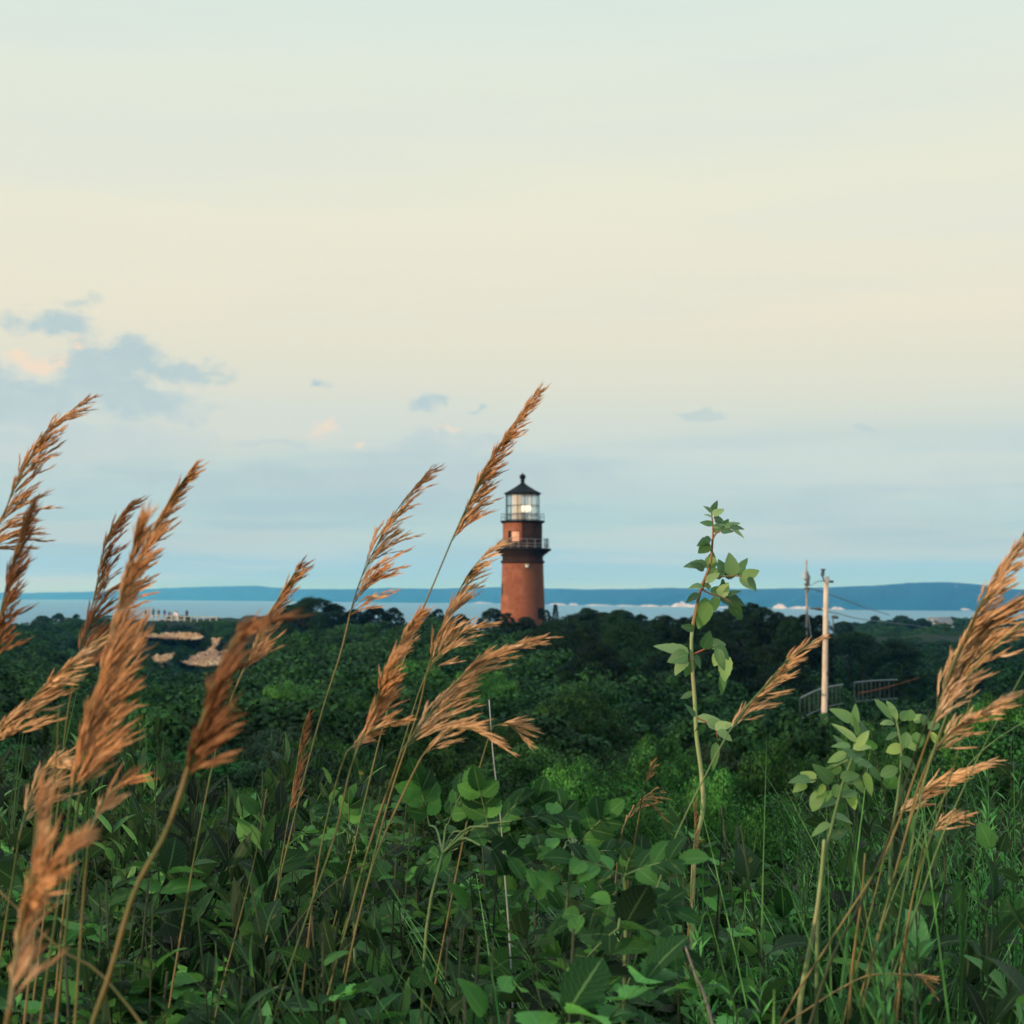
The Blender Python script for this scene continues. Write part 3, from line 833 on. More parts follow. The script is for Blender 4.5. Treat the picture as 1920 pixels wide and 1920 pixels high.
def build_poles():
    r, o, top, s = pole(1549, 1090, 1316, 60, 5.6, M['polewood'], 'pale wooden utility pole standing in the near scrub right of the tall leafy stem', 1)
    h = MB(); a = at(1546, 1091, 59.9); b = at(1542, 1080, 59.9); c = at(1543.5, 1069, 59.9)
    h.tube([a - o, b - o], 0.03, 6); h.tube([b - o, c - o], [0.07, 0.06], 8); h.tube([c - o, c - o + np.array((0, 0, 0.05))], 0.09, 8)
    h.build('insulator', M['metal'], r)
    h = MB(); a = at(1548, 1089.5, 59.85); b = at(1558, 1089.5, 59.85)
    h.tube([a - o, b - o], 0.022, 6); h.tube([b + np.array((-0.05, 0, -0.02)) - o, b + np.array((0.09, 0, -0.02)) - o], 0.045, 8)
    h.build('side_bracket', M['metal'], r)
    h = MB(); a = at(1549, 1080, 59.9)
    h.tube([a + np.array((0.03, -0.05, -0.25)) - o, a + np.array((0.03, -0.05, -0.02)) - o], [0.09, 0.07], 8); h.build('pole_cap', M['polegrey'], r)
    h = MB().box(at(1547, 1262, 59.82) - o + np.array((0.09, 0, 0)), (0.08, 0.04, 0.16)); h.build('number_plate', M['metal'], r)
    r2, o2, top2, s2 = pole(1512, 1050, 1150, 110, 2.0, M['polegrey'], 'thin grey utility pole with transformer gear beyond the wooded hump', 2)
    MB().tube([at(1508.5, 1086, 109.7) - o2, at(1508.5, 1072, 109.7) - o2], 0.16, 12).build('transformer', M['paleiron'], r2)
    h = MB()
    for dx, y0, y1 in ((3.5, 1100, 1072), (5.5, 1098, 1084), (3, 1112, 1102), (6.5, 1092, 1078)):
        h.tube([at(1512, y0, 109.6) - o2, at(1512 + dx, (y0 + y1) / 2, 109.6) - o2, at(1512 + dx * 0.8, y1, 109.6) - o2], 0.045, 5)
    for y in (1086, 1096, 1104): h.box(at(1513, y, 109.7) - o2, (0.34, 0.16, 0.16))
    h.build('switch_gear', M['metal'], r2)
    h = MB().tube([at(1512, 1141, 109.8) - o2, at(1520, 1140, 109.8) - o2, at(1531, 1141, 109.8) - o2], 0.035, 6)
    arm = h.build('lamp_arm', M['steel'], r2)
    MB().tube([at(1528, 1141.4, 109.8) - o2, at(1534, 1141.2, 109.8) - o2, at(1541, 1142.4, 109.8) - o2], [0.05, 0.13, 0.06], 8).build('lamp_head', M['metal'], arm)
    # street lamp further right
    g = float(ground_z(at(1562, 1160, 130)[0], 130))
    b0 = at(1562, 1160, 130); root = empty('street_lamp', (b0[0], 130, g), 'slim street lamp with dark flat head against the water right of the pale pole', 'street lamp')
    oo = np.array((b0[0], 130, g))
    MB().tube([np.array((0, 0, 0)), at(1562, 1162, 130) - oo, at(1561, 1158, 130) - oo], 0.05, 8).build('post', M['steel'], root)
    MB().tube([at(1559, 1156.6, 130) - oo, at(1565, 1156.6, 130) - oo, at(1572, 1158.2, 130) - oo], [0.06, 0.16, 0.08], 8).build('lamp_head', M['metal'], root)
    # wires
    def wire(pts, r, label):
        P = smooth_curve([at(*p) for p in pts], 24); c = P[0].copy()
        w = MB().tube(P - c, r, 4); ob = w.build('power_line', M['metal']); ob.location = Vector(c)
        tag(ob, label, 'power line')
    wire([(1513, 1101, 110), (1560, 1116, 115), (1620, 1138, 125), (1668, 1153, 150)], 0.030, 'upper sagging wire running right from the thin grey pole to the far trees')
    wire([(1514, 1140, 110), (1560, 1148, 125), (1610, 1160, 150), (1650, 1165, 190), (1740, 1176, 300)], 0.034, 'lower wire running right from the lamp arm of the thin grey pole')
    wire([(1513, 1099, 110), (1521, 1097, 95), (1532, 1091, 75), (1546, 1089, 60)], 0.018, 'short wire looping between the thin grey pole and the pale pole')
    wire([(1514, 1143, 110), (1517, 1165, 108), (1520, 1188, 106), (1522, 1200, 105)], 0.025, 'guy wire slanting down from the thin grey pole into the trees')
    # steel railings by the pole
    def railing(pts, hpx, label):
        P = [at(*p) for p in pts]
        C = smooth_curve(P, 40); o = C[0].copy(); hh = hpx
        root = empty('railing', o, label, 'railing', 'grey steel railings beside the pale pole')
        b = MB().tube(C - o, 0.035, 6).tube(C - o - np.array((0, 0, hh)), 0.02, 5)
        for i in range(0, 40, 4):
            b.tube([C[i] - o, C[i] - o - np.array((0, 0, hh))], 0.018 if i % 8 else 0.03, 4)
        b.build('rail', M['steel'], root)
    railing([(1500, 1309, 58), (1530, 1295, 61), (1560, 1287, 64), (1580, 1284, 66)], 0.75, 'curved grey railing passing behind the pale pole')
    railing([(1602, 1280, 64), (1640, 1276.5, 65), (1682, 1275, 66)], 0.75, 'straight grey railing right of the pale pole')
    P = smooth_curve([at(1612, 1300, 26), at(1650, 1292, 25), at(1680, 1284, 24.5), (at(1725, 1270, 24))], 20); o = P[0].copy()
    b = MB().tube(P - o, np.linspace(0.012, 0.006, 20), 8); ob = b.build('fallen_branch', plain_mat('rusty_wood', (0.035, 0.014, 0.010, 1), (0.055, 0.022, 0.014, 1), 3.0)); ob.location = Vector(o)
    tag(ob, 'reddish brown bare branch lying over the scrub below the straight railing', 'branch')
    # fence on the clifftop path at the left
    b0 = at(262, 1158, 296); root = empty('path_fence', b0, 'pale rail fence along the clifftop path in front of the people', 'fence')
    xs = np.linspace(262, 412, 26)
    C = np.array([at(x, 1153.4 + (x - 262) * 0.030, 296) for x in xs])
    MB().tube(C - b0, 0.10, 4).build('top_rail', M['palerail'], root)
    xs2 = np.linspace(262, 352, 12)
    MB().tube(np.array([at(x, 1160.4 + (x - 262) * 0.02, 296) for x in xs2]) - b0, 0.08, 4).build('lower_rail', M['palerail'], root)
    for c in C[::2]: MB().box(c - b0 - np.array((0, 0, 0.45)), (0.20, 0.12, 1.1)).build('post', M['palerail'], root)


build_poles()


def build_clay():
    """bare clay on the gully side at the left"""
    polys = [
        ([(275, 1190), (288, 1187), (296, 1190), (312, 1186), (330, 1187), (343, 1185), (352, 1186), (368, 1187), (383, 1194), (375, 1199), (352, 1198), (330, 1197), (310, 1197), (290, 1195), (277, 1195)], 262),
        ([(396, 1197), (415, 1196), (409, 1207), (402, 1218), (412, 1222), (426, 1218), (440, 1222), (450, 1240), (420, 1247), (382, 1250), (352, 1246), (338, 1240), (352, 1238), (360, 1230), (376, 1223), (386, 1222), (396, 1212), (400, 1203)], 238),
        ([(285, 1232), (295, 1226), (301, 1230), (308, 1226), (318, 1226), (328, 1222), (322, 1232), (312, 1240), (300, 1243), (284, 1239)], 236),
        ([(258, 1242), (262, 1237), (280, 1240), (306, 1247), (306, 1252), (293, 1256), (276, 1251), (260, 1247)], 228)]
    rs = np.random.RandomState(8)
    def inside(x, y, P):
        c = False; n = len(P)
        for i in range(n):
            (x1, y1), (x2, y2) = P[i], P[(i + 1) % n]
            if (y1 > y) != (y2 > y) and x < (x2 - x1) * (y - y1) / (y2 - y1) + x1: c = not c
        return c
    for P, d in polys:
        xa, xb = min(p[0] for p in P), max(p[0] for p in P); ya, yb = min(p[1] for p in P), max(p[1] for p in P)
        gx = np.arange(xa - 1, xb + 1.5, 1.0); gy = np.arange(ya - 1, yb + 1.5, 1.0)
        rough = rs.normal(0, 0.5, (len(gy), len(gx)))
        jx = rs.normal(0, 0.25, (len(gy), len(gx)))
        idx = {}; V = []; Q = []
        def vid(i, j, back):
            k = (i, j, back)
            if k not in idx:
                dep = d + (yb - gy[i]) * 0.34 + rough[i, j] + (5.0 if back else 0)
                V.append(at(gx[j] + jx[i, j], gy[i] + jx[i, j] * 0.6, dep)); idx[k] = len(V) - 1
            return idx[k]
        cells = {(i, j) for i in range(len(gy) - 1) for j in range(len(gx) - 1) if inside(gx[j] + 0.5 + rs.normal(0, 1.6), gy[i] + 0.5 + rs.normal(0, 1.1), P)}
        for (i, j) in cells:
            Q.append((vid(i, j, 0), vid(i + 1, j, 0), vid(i + 1, j + 1, 0), vid(i, j + 1, 0)))
            Q.append((vid(i, j, 1), vid(i, j + 1, 1), vid(i + 1, j + 1, 1), vid(i + 1, j, 1)))
            for (a, b, e, f) in ((i - 1, j, (i, j), (i, j + 1)), (i + 1, j, (i + 1, j + 1), (i + 1, j)), (i, j - 1, (i + 1, j), (i, j)), (i, j + 1, (i, j + 1), (i + 1, j + 1))):
                if (a, b) not in cells:
                    Q.append((vid(*e, 0), vid(*f, 0), vid(*f, 1), vid(*e, 1)))
        ob = link('clay_bluff', mesh_arrays('clay_bluff', V, Q), M['clay']); tag(ob, kind='structure')


build_clay()


# ------------------------------------------------------------------ people on the clifftop path
def person(px, pyh, d, shirt, trousers, label, h=1.7, lean=0.0, arm=0.0):
    top = at(px, pyh, d)
    root = empty('person', (top[0], d, top[2] - h), label, 'person', 'people standing along the clifftop path fence')
    k = h / 1.7
    pts = {'pelvis': (0, 0, .92), 'chest': (lean * .5, 0, 1.28), 'neck': (lean, 0, 1.45), 'head': (lean, -.02, 1.56), 'crown': (lean, 0, 1.68),
           'ls': (-.18, 0, 1.39), 'le': (-.24, .02, 1.12), 'lh': (-.22, -.06 - arm * .2, .86 + arm * .3), 'rs': (.18, 0, 1.39), 're': (.25, .02, 1.12), 'rh': (.23, -.08, .88),
           'lk': (-.11, 0, .5), 'la': (-.12, .02, .08), 'lt': (-.12, -.16, .03), 'rk': (.11, 0, .5), 'ra': (.12, .02, .08), 'rt': (.13, -.16, .03)}
    names = list(pts); ed = [('pelvis', 'chest'), ('chest', 'neck'), ('neck', 'head'), ('head', 'crown'), ('chest', 'ls'), ('ls', 'le'), ('le', 'lh'), ('chest', 'rs'), ('rs', 're'), ('re', 'rh'),
                             ('pelvis', 'lk'), ('lk', 'la'), ('la', 'lt'), ('pelvis', 'rk'), ('rk', 'ra'), ('ra', 'rt')]
    rad = dict(pelvis=.14, chest=.145, neck=.055, head=.10, crown=.06, ls=.06, le=.045, lh=.035, rs=.06, re=.045, rh=.035, lk=.065, la=.045, lt=.035, rk=.065, ra=.045, rt=.035)
    me = bpy.data.meshes.new('body'); me.from_pydata([tuple(c * k for c in pts[n]) for n in names], [(names.index(a), names.index(b)) for a, b in ed], [])
    b = link('body', me, M['skin'], root)
    md = b.modifiers.new('skin', 'SKIN'); sv = me.skin_vertices[0].data
    for i, n in enumerate(names): sv[i].radius = (rad[n] * k, rad[n] * k); sv[i].use_root = (n == 'pelvis')
    b.modifiers.new('subdivision', 'SUBSURF').levels = 1
    MB().lathe([(0.01, 1.72 * k), (.08 * k, 1.69 * k), (.115 * k, 1.60 * k), (.108 * k, 1.54 * k)], 10, (lean * k, .015, 0)).build('hair', M['hair'], root, True)
    t = MB().tube([(0, 0, .90 * k), (lean * .3 * k, 0, 1.1 * k), (lean * .6 * k, 0, 1.33 * k), (lean * .9 * k, 0, 1.46 * k)], [.19 * k, .175 * k, .20 * k, .08 * k], 10)
    t.tube([np.array(pts['ls']) * k * (1, 1, 1.01), np.array(pts['le']) * k], [.085 * k, .065 * k], 8).tube([np.array(pts['rs']) * k, np.array(pts['re']) * k], [.085 * k, .065 * k], 8)
    t.build('shirt', shirt, root, True)
    t = MB().tube([(-.08 * k, 0, .95 * k), np.array(pts['lk']) * k, np.array(pts['la']) * k], [.13 * k, .09 * k, .07 * k], 8).tube([(.08 * k, 0, .95 * k), np.array(pts['rk']) * k, np.array(pts['ra']) * k], [.13 * k, .09 * k, .07 * k], 8)
    t.build('trousers', trousers, root, True)


for a in ((273, 1142.5, 300, M['clothdark'], M['clothdark'], 'person in dark clothes, leftmost in the row at the fence', 1.65, 0.05),
          (287.5, 1139.8, 301, M['clothgrey'], M['clothdark'], 'tall person in grey top second from the left at the fence', 1.8),
          (297.5, 1142.3, 300, M['clothgreen'], M['clothdark'], 'person in dark green top between the grey top and the blue jacket', 1.68, -0.04),
          (308.5, 1142.6, 300, M['clothblue'], M['clothblue'], 'broad person in bright blue jacket leaning on the fence', 1.7, -0.05, 0.6),
          (317, 1146, 299.5, M['clothblue'], M['clothdark'], 'short person in blue right beside the blue jacket', 1.4),
          (320.5, 1146.4, 298.5, M['clothgrey'], M['skin'], 'child in grey with bare legs just left of the person in white', 1.35),
          (328, 1145, 300, M['clothwhite'], M['clothwhite'], 'person in white shirt and white trousers, left of the white pair', 1.75, 0.04),
          (332.5, 1146.5, 294.5, M['clothwhite'], M['clothwhite'], 'person in loose white clothes in front of the fence', 1.75, 0.0, 0.4),
          (350.3, 1143, 303, M['clothdark'], M['clothdark'], 'lone dark person in the shrubs right of the group', 1.75)):
    person(*a)


# houses and cars among the far trees on the right
def build_far_house():
    d = 430; c = at(1762, 1172, d); s = d / F
    root = empty('house', (c[0], d, c[2] - 1.5), 'small white house with grey roof among the far trees at the right', 'house')
    MB().box((0, 0, 0.9), (5.0, 6, 2.6)).build('wall', M['whitepaint'], root)
    r = MB(); r.add([(-2.9, -3.3, 2.2), (2.9, -3.3, 2.2), (2.9, 3.3, 2.2), (-2.9, 3.3, 2.2), (-2.9, 0, 3.6), (2.9, 0, 3.6)], [(0, 1, 5, 4), (3, 4, 5, 2), (0, 4, 3, 3), (1, 2, 5, 5)]); r.build('roof', M['roofgrey'], root)
    w = MB().box((-1.2, -3.03, 1.1), (0.9, 0.08, 1.1)); w.build('window', M['darkpane'], root)
    MB().box((0.2, -3.03, 0.8), (0.9, 0.08, 1.9)).build('door', M['darkpane'], root)
    MB().box((1.6, -3.03, 1.1), (0.9, 0.08, 1.1)).build('window', M['darkpane'], root)
    for px, pt, lb in ((1742, 1166, 'left one of two thin pale masts beside the far white house'), (1748.5, 1160, 'taller right one of two thin pale masts beside the far white house')):
        p = at(px, 1180, 425); t = at(px, pt, 425)
        ob = MB().tube([(0, 0, -1.5), (0, 0, t[2] - p[2])], 0.14, 6).tube([(-0.5, 0, t[2] - p[2] - .5), (0.5, 0, t[2] - p[2] - .5)], 0.08, 5).build('mast', M['paleiron']); ob.location = Vector(p)
        tag(ob, lb, 'mast', 'pale masts by the far house')
    p = at(1757, 1177.5, 415)
    root = empty('low_wall', p, 'long low grey wall in front of the far white house', 'wall')
    MB().box((0, 0, 0), (8.6, 0.4, 0.9)).box((0, 0, 0.49), (8.8, 0.5, 0.08)).build('wall_face', M['paleiron'], root)


build_far_house()


# ------------------------------------------------------------------ shrubs and trees of the middle distance
def crown_arrays(rng, nblob, nleaf, leaf, rmin=0.10, rmax=0.22, flat=0.8):
    """leafy dome of unit radius made of billows that stand apart; base at z=0, top about z=1"""
    C = []; R = []; tries = 0
    while len(C) < nblob and tries < 5000:
        tries += 1
        az = rng.rand() * 6.283; zc = rng.rand() ** 0.8; r = rng.uniform(rmin, rmax)
        rad = (1 - r) * (0.82 + 0.18 * rng.rand())
        c = np.array((math.sqrt(1 - zc * zc) * math.cos(az), math.sqrt(1 - zc * zc) * math.sin(az), zc)) * rad
        if all(np.linalg.norm(c - q) > 0.68 * (r + r2) for q, r2 in zip(C, R)): C.append(c); R.append(r)
    C = np.array(C); R = np.array(R)
    w = R ** 2; w /= w.sum(); b = rng.choice(len(C), nleaf, p=w)
    n = unit(rng.normal(0, 1, (nleaf, 3)) + unit(C[b]) * 0.7)
    P = C[b] + n * (R[b] * (1 + 0.11 * rng.normal(0, 1, nleaf)))[:, None] * np.array((1, 1, flat))
    stray = rng.rand(nleaf) < 0.03
    P[stray] *= rng.uniform(1.0, 1.07, (stray.sum(), 1))
    N = unit(n + rng.normal(0, 0.33, (nleaf, 3))); D = unit(np.cross(N, rng.normal(0, 1, (nleaf, 3))))
    L = leaf * (0.7 + 0.6 * rng.rand(nleaf)); P[:, 2] = np.maximum(P[:, 2], 0.01)
    return diamonds(P - D * L[:, None] * .5, D, N, L, L * .62)


def tree_crown(seed, r, h, leaf, nleaf, mat):
    rng = np.random.RandomState(seed)
    k = max(1.0, h / r); nb = int(46 * k)
    az = rng.rand(nb) * 6.283; t = rng.rand(nb) ** 0.6
    tt = 1 - (1 - t) * h / (1.25 * r)
    prof = np.sqrt(np.clip(1 - np.clip(tt, 0, 1) ** 1.8, 0, 1)) * (0.8 + 0.2 * np.clip(t / 0.3, 0, 1))
    rr = r * (0.50 + 0.48 * rng.rand(nb)) * np.maximum(prof, 0.02)
    R = r * (0.12 + 0.16 * rng.rand(nb))
    C = np.stack([rr * np.cos(az), rr * np.sin(az), (0.05 + 0.95 * t) * (h - 0.9 * R) * (1 - 0.10 * (rr / r) ** 2 * rng.rand(nb) * 2)], 1)
    w = R ** 2; w /= w.sum(); b = rng.choice(nb, nleaf, p=w)
    n = unit(rng.normal(0, 1, (nleaf, 3)) + unit(C[b] - np.array((0, 0, h * 0.4))) * 0.7 + np.array((0, 0, 0.15)))
    P = C[b] + n * (R[b] * (1 + 0.12 * rng.normal(0, 1, nleaf)))[:, None] * np.array((1, 1, 0.72))
    N = unit(n + rng.normal(0, 0.3, (nleaf, 3))); D = unit(np.cross(N, rng.normal(0, 1, (nleaf, 3))))
    L = leaf * (0.7 + 0.6 * rng.rand(nleaf))
    V, Q = diamonds(P - D * L[:, None] * 0.5, D, N, L, L * 0.62)
    me = mesh_arrays('crown', V, Q); me.materials.append(mat)
    return me


def trunk_mesh(rng, name, nst=4, h=0.6, r=0.03):
    b = MB()
    for k in range(nst):
        a = rng.rand() * 6.28; e = 0.25 + 0.35 * rng.rand()
        b.tube(smooth_curve([(0.03 * math.cos(a), 0.03 * math.sin(a), -0.25), (0.12 * math.cos(a), 0.12 * math.sin(a), h * 0.4), (e * math.cos(a), e * math.sin(a), h * (0.9 + 0.3 * rng.rand()))], 6),
               np.linspace(r, r * 0.35, 6), 6)
    return b.mesh(name)


PROTO = {}


def proto(key, nvar, nblob, nleaf, leaf, mat, rmin=0.10, rmax=0.22, trunk=0.03):
    out = []
    for i in range(nvar):
        rng = np.random.RandomState(hash_int(key) + i)
        V, Q = crown_arrays(rng, nblob, nleaf, leaf, rmin, rmax)
        me = mesh_arrays('crown', V, Q); me.materials.append(mat)
        tm = trunk_mesh(rng, 'trunk', r=trunk); tm.materials.append(M['bark'])
        out.append((me, tm))
    PROTO[key] = out


def hash_int(s): return sum(ord(c) * (i + 7) for i, c in enumerate(s)) % 9973


proto('near', 5, 90, 44000, 0.023, M['shrub'], 0.09, 0.21)
proto('mid', 5, 75, 26000, 0.027, M['shrub'], 0.10, 0.22)
proto('far', 5, 45, 6000, 0.060, M['scrub'], 0.13, 0.27)
proto('tree', 5, 20, 200, 0.060, M['tree'])
proto('farthest', 4, 32, 1900, 0.10, M['farleaf'], 0.15, 0.30)

protos_things = {}


def plant_thing(kind, name, x, y, zb, rx, rz, rot, label, cat, group, i, part='trunk', tint=(1, 1, 1)):
    me, tm = PROTO[kind][i % len(PROTO[kind])]
    root = empty(name, (x, y, zb), label, cat, group)
    root.rotation_euler.z = rot
    root.scale = (rx, rx, rz)
    c = bpy.data.objects.new('crown', me); col.objects.link(c); c.parent = root; c.color = (*tint, 1)
    s = bpy.data.objects.new(part, tm); col.objects.link(s); s.parent = root
    return root


# named trees: (px centre, top row, bottom row, width px, distance, kind, label)
TREES = [
    (586, 1116, 1166, 126, 172, 'tree', 'broad dark tree rising highest on the skyline left of the lighthouse'),
    (704, 1136, 1170, 66, 176, 'tree', 'round dark tree between the broad dark tree and the lighthouse'),
    (664, 1141, 1170, 56, 174, 'tree', 'low dark tree filling the gap right beside the broad dark tree'),
    (738, 1138, 1170, 40, 178, 'tree', 'small dark tree closing the right end of the skyline clump left of the lighthouse'),
    (796, 1143, 1175, 34, 165, 'tree', 'small dark tree seen behind the thin grass stem left of the lighthouse'),
    (822, 1141, 1175, 28, 168, 'tree', 'narrow dark tree right of the thin grass stem near the lighthouse'),
    (862, 1150, 1180, 50, 165, 'tree', 'low dark shrubby tree nearer the lighthouse foot on its left'),
    (924, 1139, 1180, 58, 150, 'tree', 'dark rounded tree overlapping the left foot of the lighthouse'),
    (952, 1148, 1185, 26, 148, 'tree', 'small dark tuft of a tree before the left part of the tower foot'),
    (985, 1155, 1190, 60, 146, 'tree', 'low dark tree right in front of the tower foot'),
    (1024, 1143, 1185, 18, 150, 'tree', 'narrow dark tree at the right foot of the lighthouse by its low door'),
    (1100, 1138, 1200, 92, 128, 'tree', 'dark domed tree on the skyline first right of the lighthouse'),
    (1066, 1152, 1200, 60, 130, 'tree', 'low dark tree between the small conifer and the domed tree'),
    (1162, 1141, 1205, 84, 126, 'tree', 'dark wide tree right of the domed tree on the skyline'),
    (1085, 1166, 1330, 160, 92, 'tree', 'very dark large tree below the domed skyline tree'),
    (1175, 1158, 1340, 150, 88, 'tree', 'very dark large tree filling the hollow left of the tall leafy stem'),
    (1010, 1180, 1280, 110, 100, 'tree', 'dark tree on the slope just below the lighthouse'),
    (1245, 1152, 1260, 92, 118, 'tree', 'dark tree on the skyline just left of the tall leafy stem'),
    (1310, 1150, 1260, 84, 116, 'tree', 'dark tree on the skyline right behind the tall leafy stem'),
    (1385, 1130, 1250, 88, 110, 'tree', 'tallest dark tree on the skyline between the tall stem and the poles'),
    (1432, 1136, 1250, 76, 108, 'tree', 'dark tree left of the thin grey pole on the skyline'),
    (1484, 1152, 1250, 70, 104, 'tree', 'dark tree at the foot of the thin grey pole'),
    (1534, 1152, 1260, 56, 112, 'tree', 'dark tree between the two utility poles'),
    (1260, 1215, 1330, 130, 80, 'tree', 'dark green tree on the slope behind the lower leaves of the tall stem'),
    (1360, 1200, 1330, 140, 84, 'tree', 'dark green tree on the slope left of the small tan grass head'),
    (1450, 1205, 1330, 130, 82, 'tree', 'dark green tree in the hollow behind the small tan grass head'),
    (1600, 1180, 1300, 140, 128, 'tree', 'dark tree just right of the pale pole in the valley'),
    (1680, 1196, 1300, 120, 120, 'tree', 'dark tree in the valley above the straight railing'),
    (625, 1130, 1170, 60, 173, 'tree', 'dark tree stepping down from the right side of the broad dark tree'),
    (546, 1132, 1170, 56, 173, 'tree', 'dark tree stepping down from the left side of the broad dark tree'),
    (1130, 1146, 1200, 60, 131, 'tree', 'dark tree wedged between the domed tree and the wide tree'),
    (1202, 1150, 1205, 50, 127, 'tree', 'low dark tree just right of the wide skyline tree'),
    (1282, 1156, 1230, 50, 120, 'tree', 'low dark tree partly behind the tall leafy stem'),
    (1345, 1144, 1240, 56, 113, 'tree', 'dark tree joining the tallest skyline tree on its left'),
    (1410, 1128, 1250, 50, 112, 'tree', 'dark peaked tree just right of the tallest skyline tree'),
    (1460, 1146, 1250, 50, 109, 'tree', 'dark tree sloping down toward the thin grey pole'),
    (1510, 1150, 1250, 50, 111, 'tree', 'low dark tree hiding the foot of the thin grey pole'),
    (1040, 1160, 1230, 110, 118, 'tree', 'dark spreading tree below the small conifer'),
    (1120, 1200, 1330, 120, 78, 'tree', 'dark tree low in the hollow left of the tall stem'),
    (1580, 1164, 1185, 52, 260, 'farthest', 'small rounded far tree under the street lamp'),
    (1641, 1154, 1172, 24, 420, 'farthest', 'small ball shaped far tree on the shore skyline right of the poles'),
    (1690, 1153, 1180, 62, 400, 'farthest', 'wide rounded far tree at the top of the shore skyline'),
    (1728, 1158, 1180, 44, 405, 'farthest', 'low far tree left of the far white house'),
    (1785, 1156, 1176, 34, 460, 'farthest', 'hazy far tree behind the far white house'),
    (1830, 1155, 1180, 60, 450, 'farthest', 'hazy far tree behind the big right hand grass head'),
    (110, 1149, 1170, 26, 300, 'farthest', 'tiny tree standing on the clifftop at far left'),
    (80, 1153, 1175, 40, 302, 'farthest', 'low bush on the left end of the clifftop'),
    (143, 1151, 1168, 14, 303, 'farthest', 'tiny lone bush right of the tiny clifftop tree'),
]


def build_trees():
    rng = np.random.RandomState(11)
    for k, (px, pt, pb, w, d, kind, lab) in enumerate(TREES):
        p = at(px, pt, d); s = d / F
        g = float(ground_z(p[0], d)) - 0.2
        zb = min(p[2] - 0.6, g) if d < 200 else at(px, pb, d)[2]
        r, h = w * s * 0.56, p[2] - zb
        root = empty('tree', (p[0], d, zb), lab, 'tree', 'dark trees of the middle distance' if d < 200 else 'far trees near the shore')
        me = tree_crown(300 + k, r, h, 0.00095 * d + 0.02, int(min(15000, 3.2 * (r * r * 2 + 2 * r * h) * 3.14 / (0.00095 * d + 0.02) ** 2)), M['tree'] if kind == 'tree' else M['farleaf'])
        c = bpy.data.objects.new('crown', me); col.objects.link(c); c.parent = root
        tm = PROTO['tree'][k % 5][1]; o = bpy.data.objects.new('trunk', tm); col.objects.link(o); o.parent = root; o.scale = (r, r, h * 0.9)
    # small conifer right of the lighthouse
    d = 150; p = at(1041.5, 1133, d); s = d / F; g = float(ground_z(p[0], d)); H = p[2] - g
    root = empty('conifer', (p[0], d, g), 'small pointed conifer standing alone right of the lighthouse', 'conifer')
    MB().tube([(0, 0, -.2), (0.02, 0, H * .6), (0, 0, H)], [.09, .05, .01], 6).build('trunk', M['bark'], root)
    n = 1500; t = rng.rand(n) ** 0.8; a = rng.rand(n) * 6.28; tier = 0.6 + 0.4 * np.abs(np.sin(t * 20))
    R = (1 - t) * 0.62 * tier * np.sqrt(rng.rand(n)) + 0.03
    P = np.stack([R * np.cos(a), R * np.sin(a), H - 2.6 + t * 2.6 - R * 0.2], 1)
    D = unit(np.stack([np.cos(a), np.sin(a), -0.1 + 0 * a], 1) + rng.normal(0, .3, (n, 3)))
    V, Q = diamonds(P, D, unit(rng.normal(0, 1, (n, 3)) + (0, 0, 1)), 0.16 + 0 * t, 0.06 + 0 * t)
    link('crown', mesh_arrays('crown', V, Q), M['tree'], root)


build_trees()


MARKS = [(-200, 'at the left edge'), (200, 'under the clay bluffs'), (430, 'below the left skyline clump'), (640, 'left of the lighthouse'), (860, 'straight below the lighthouse'), (1060, 'below the domed skyline tree'),
         (1220, 'behind the tall leafy stem'), (1370, 'before the wooded hump'), (1510, 'below the pale pole'), (1640, 'right of the pale pole'), (1780, 'at the right edge')]


def mark(px):
    return [t for a, t in MARKS if px >= a][-1]


def shrub_label(px, d, rel):
    band = 'in the nearest row' if d < 9 else 'in the second row' if d < 13 else 'midway down the slope' if d < 20 else 'far down the slope'
    size = 'low' if rel < 0.88 else 'medium' if rel < 1.07 else 'tall'
    return '%s green shrub %s %s' % (size, band, mark(px)), 'shrub', '%s fine leaved shrubs %s %s' % (size, band, mark(px))


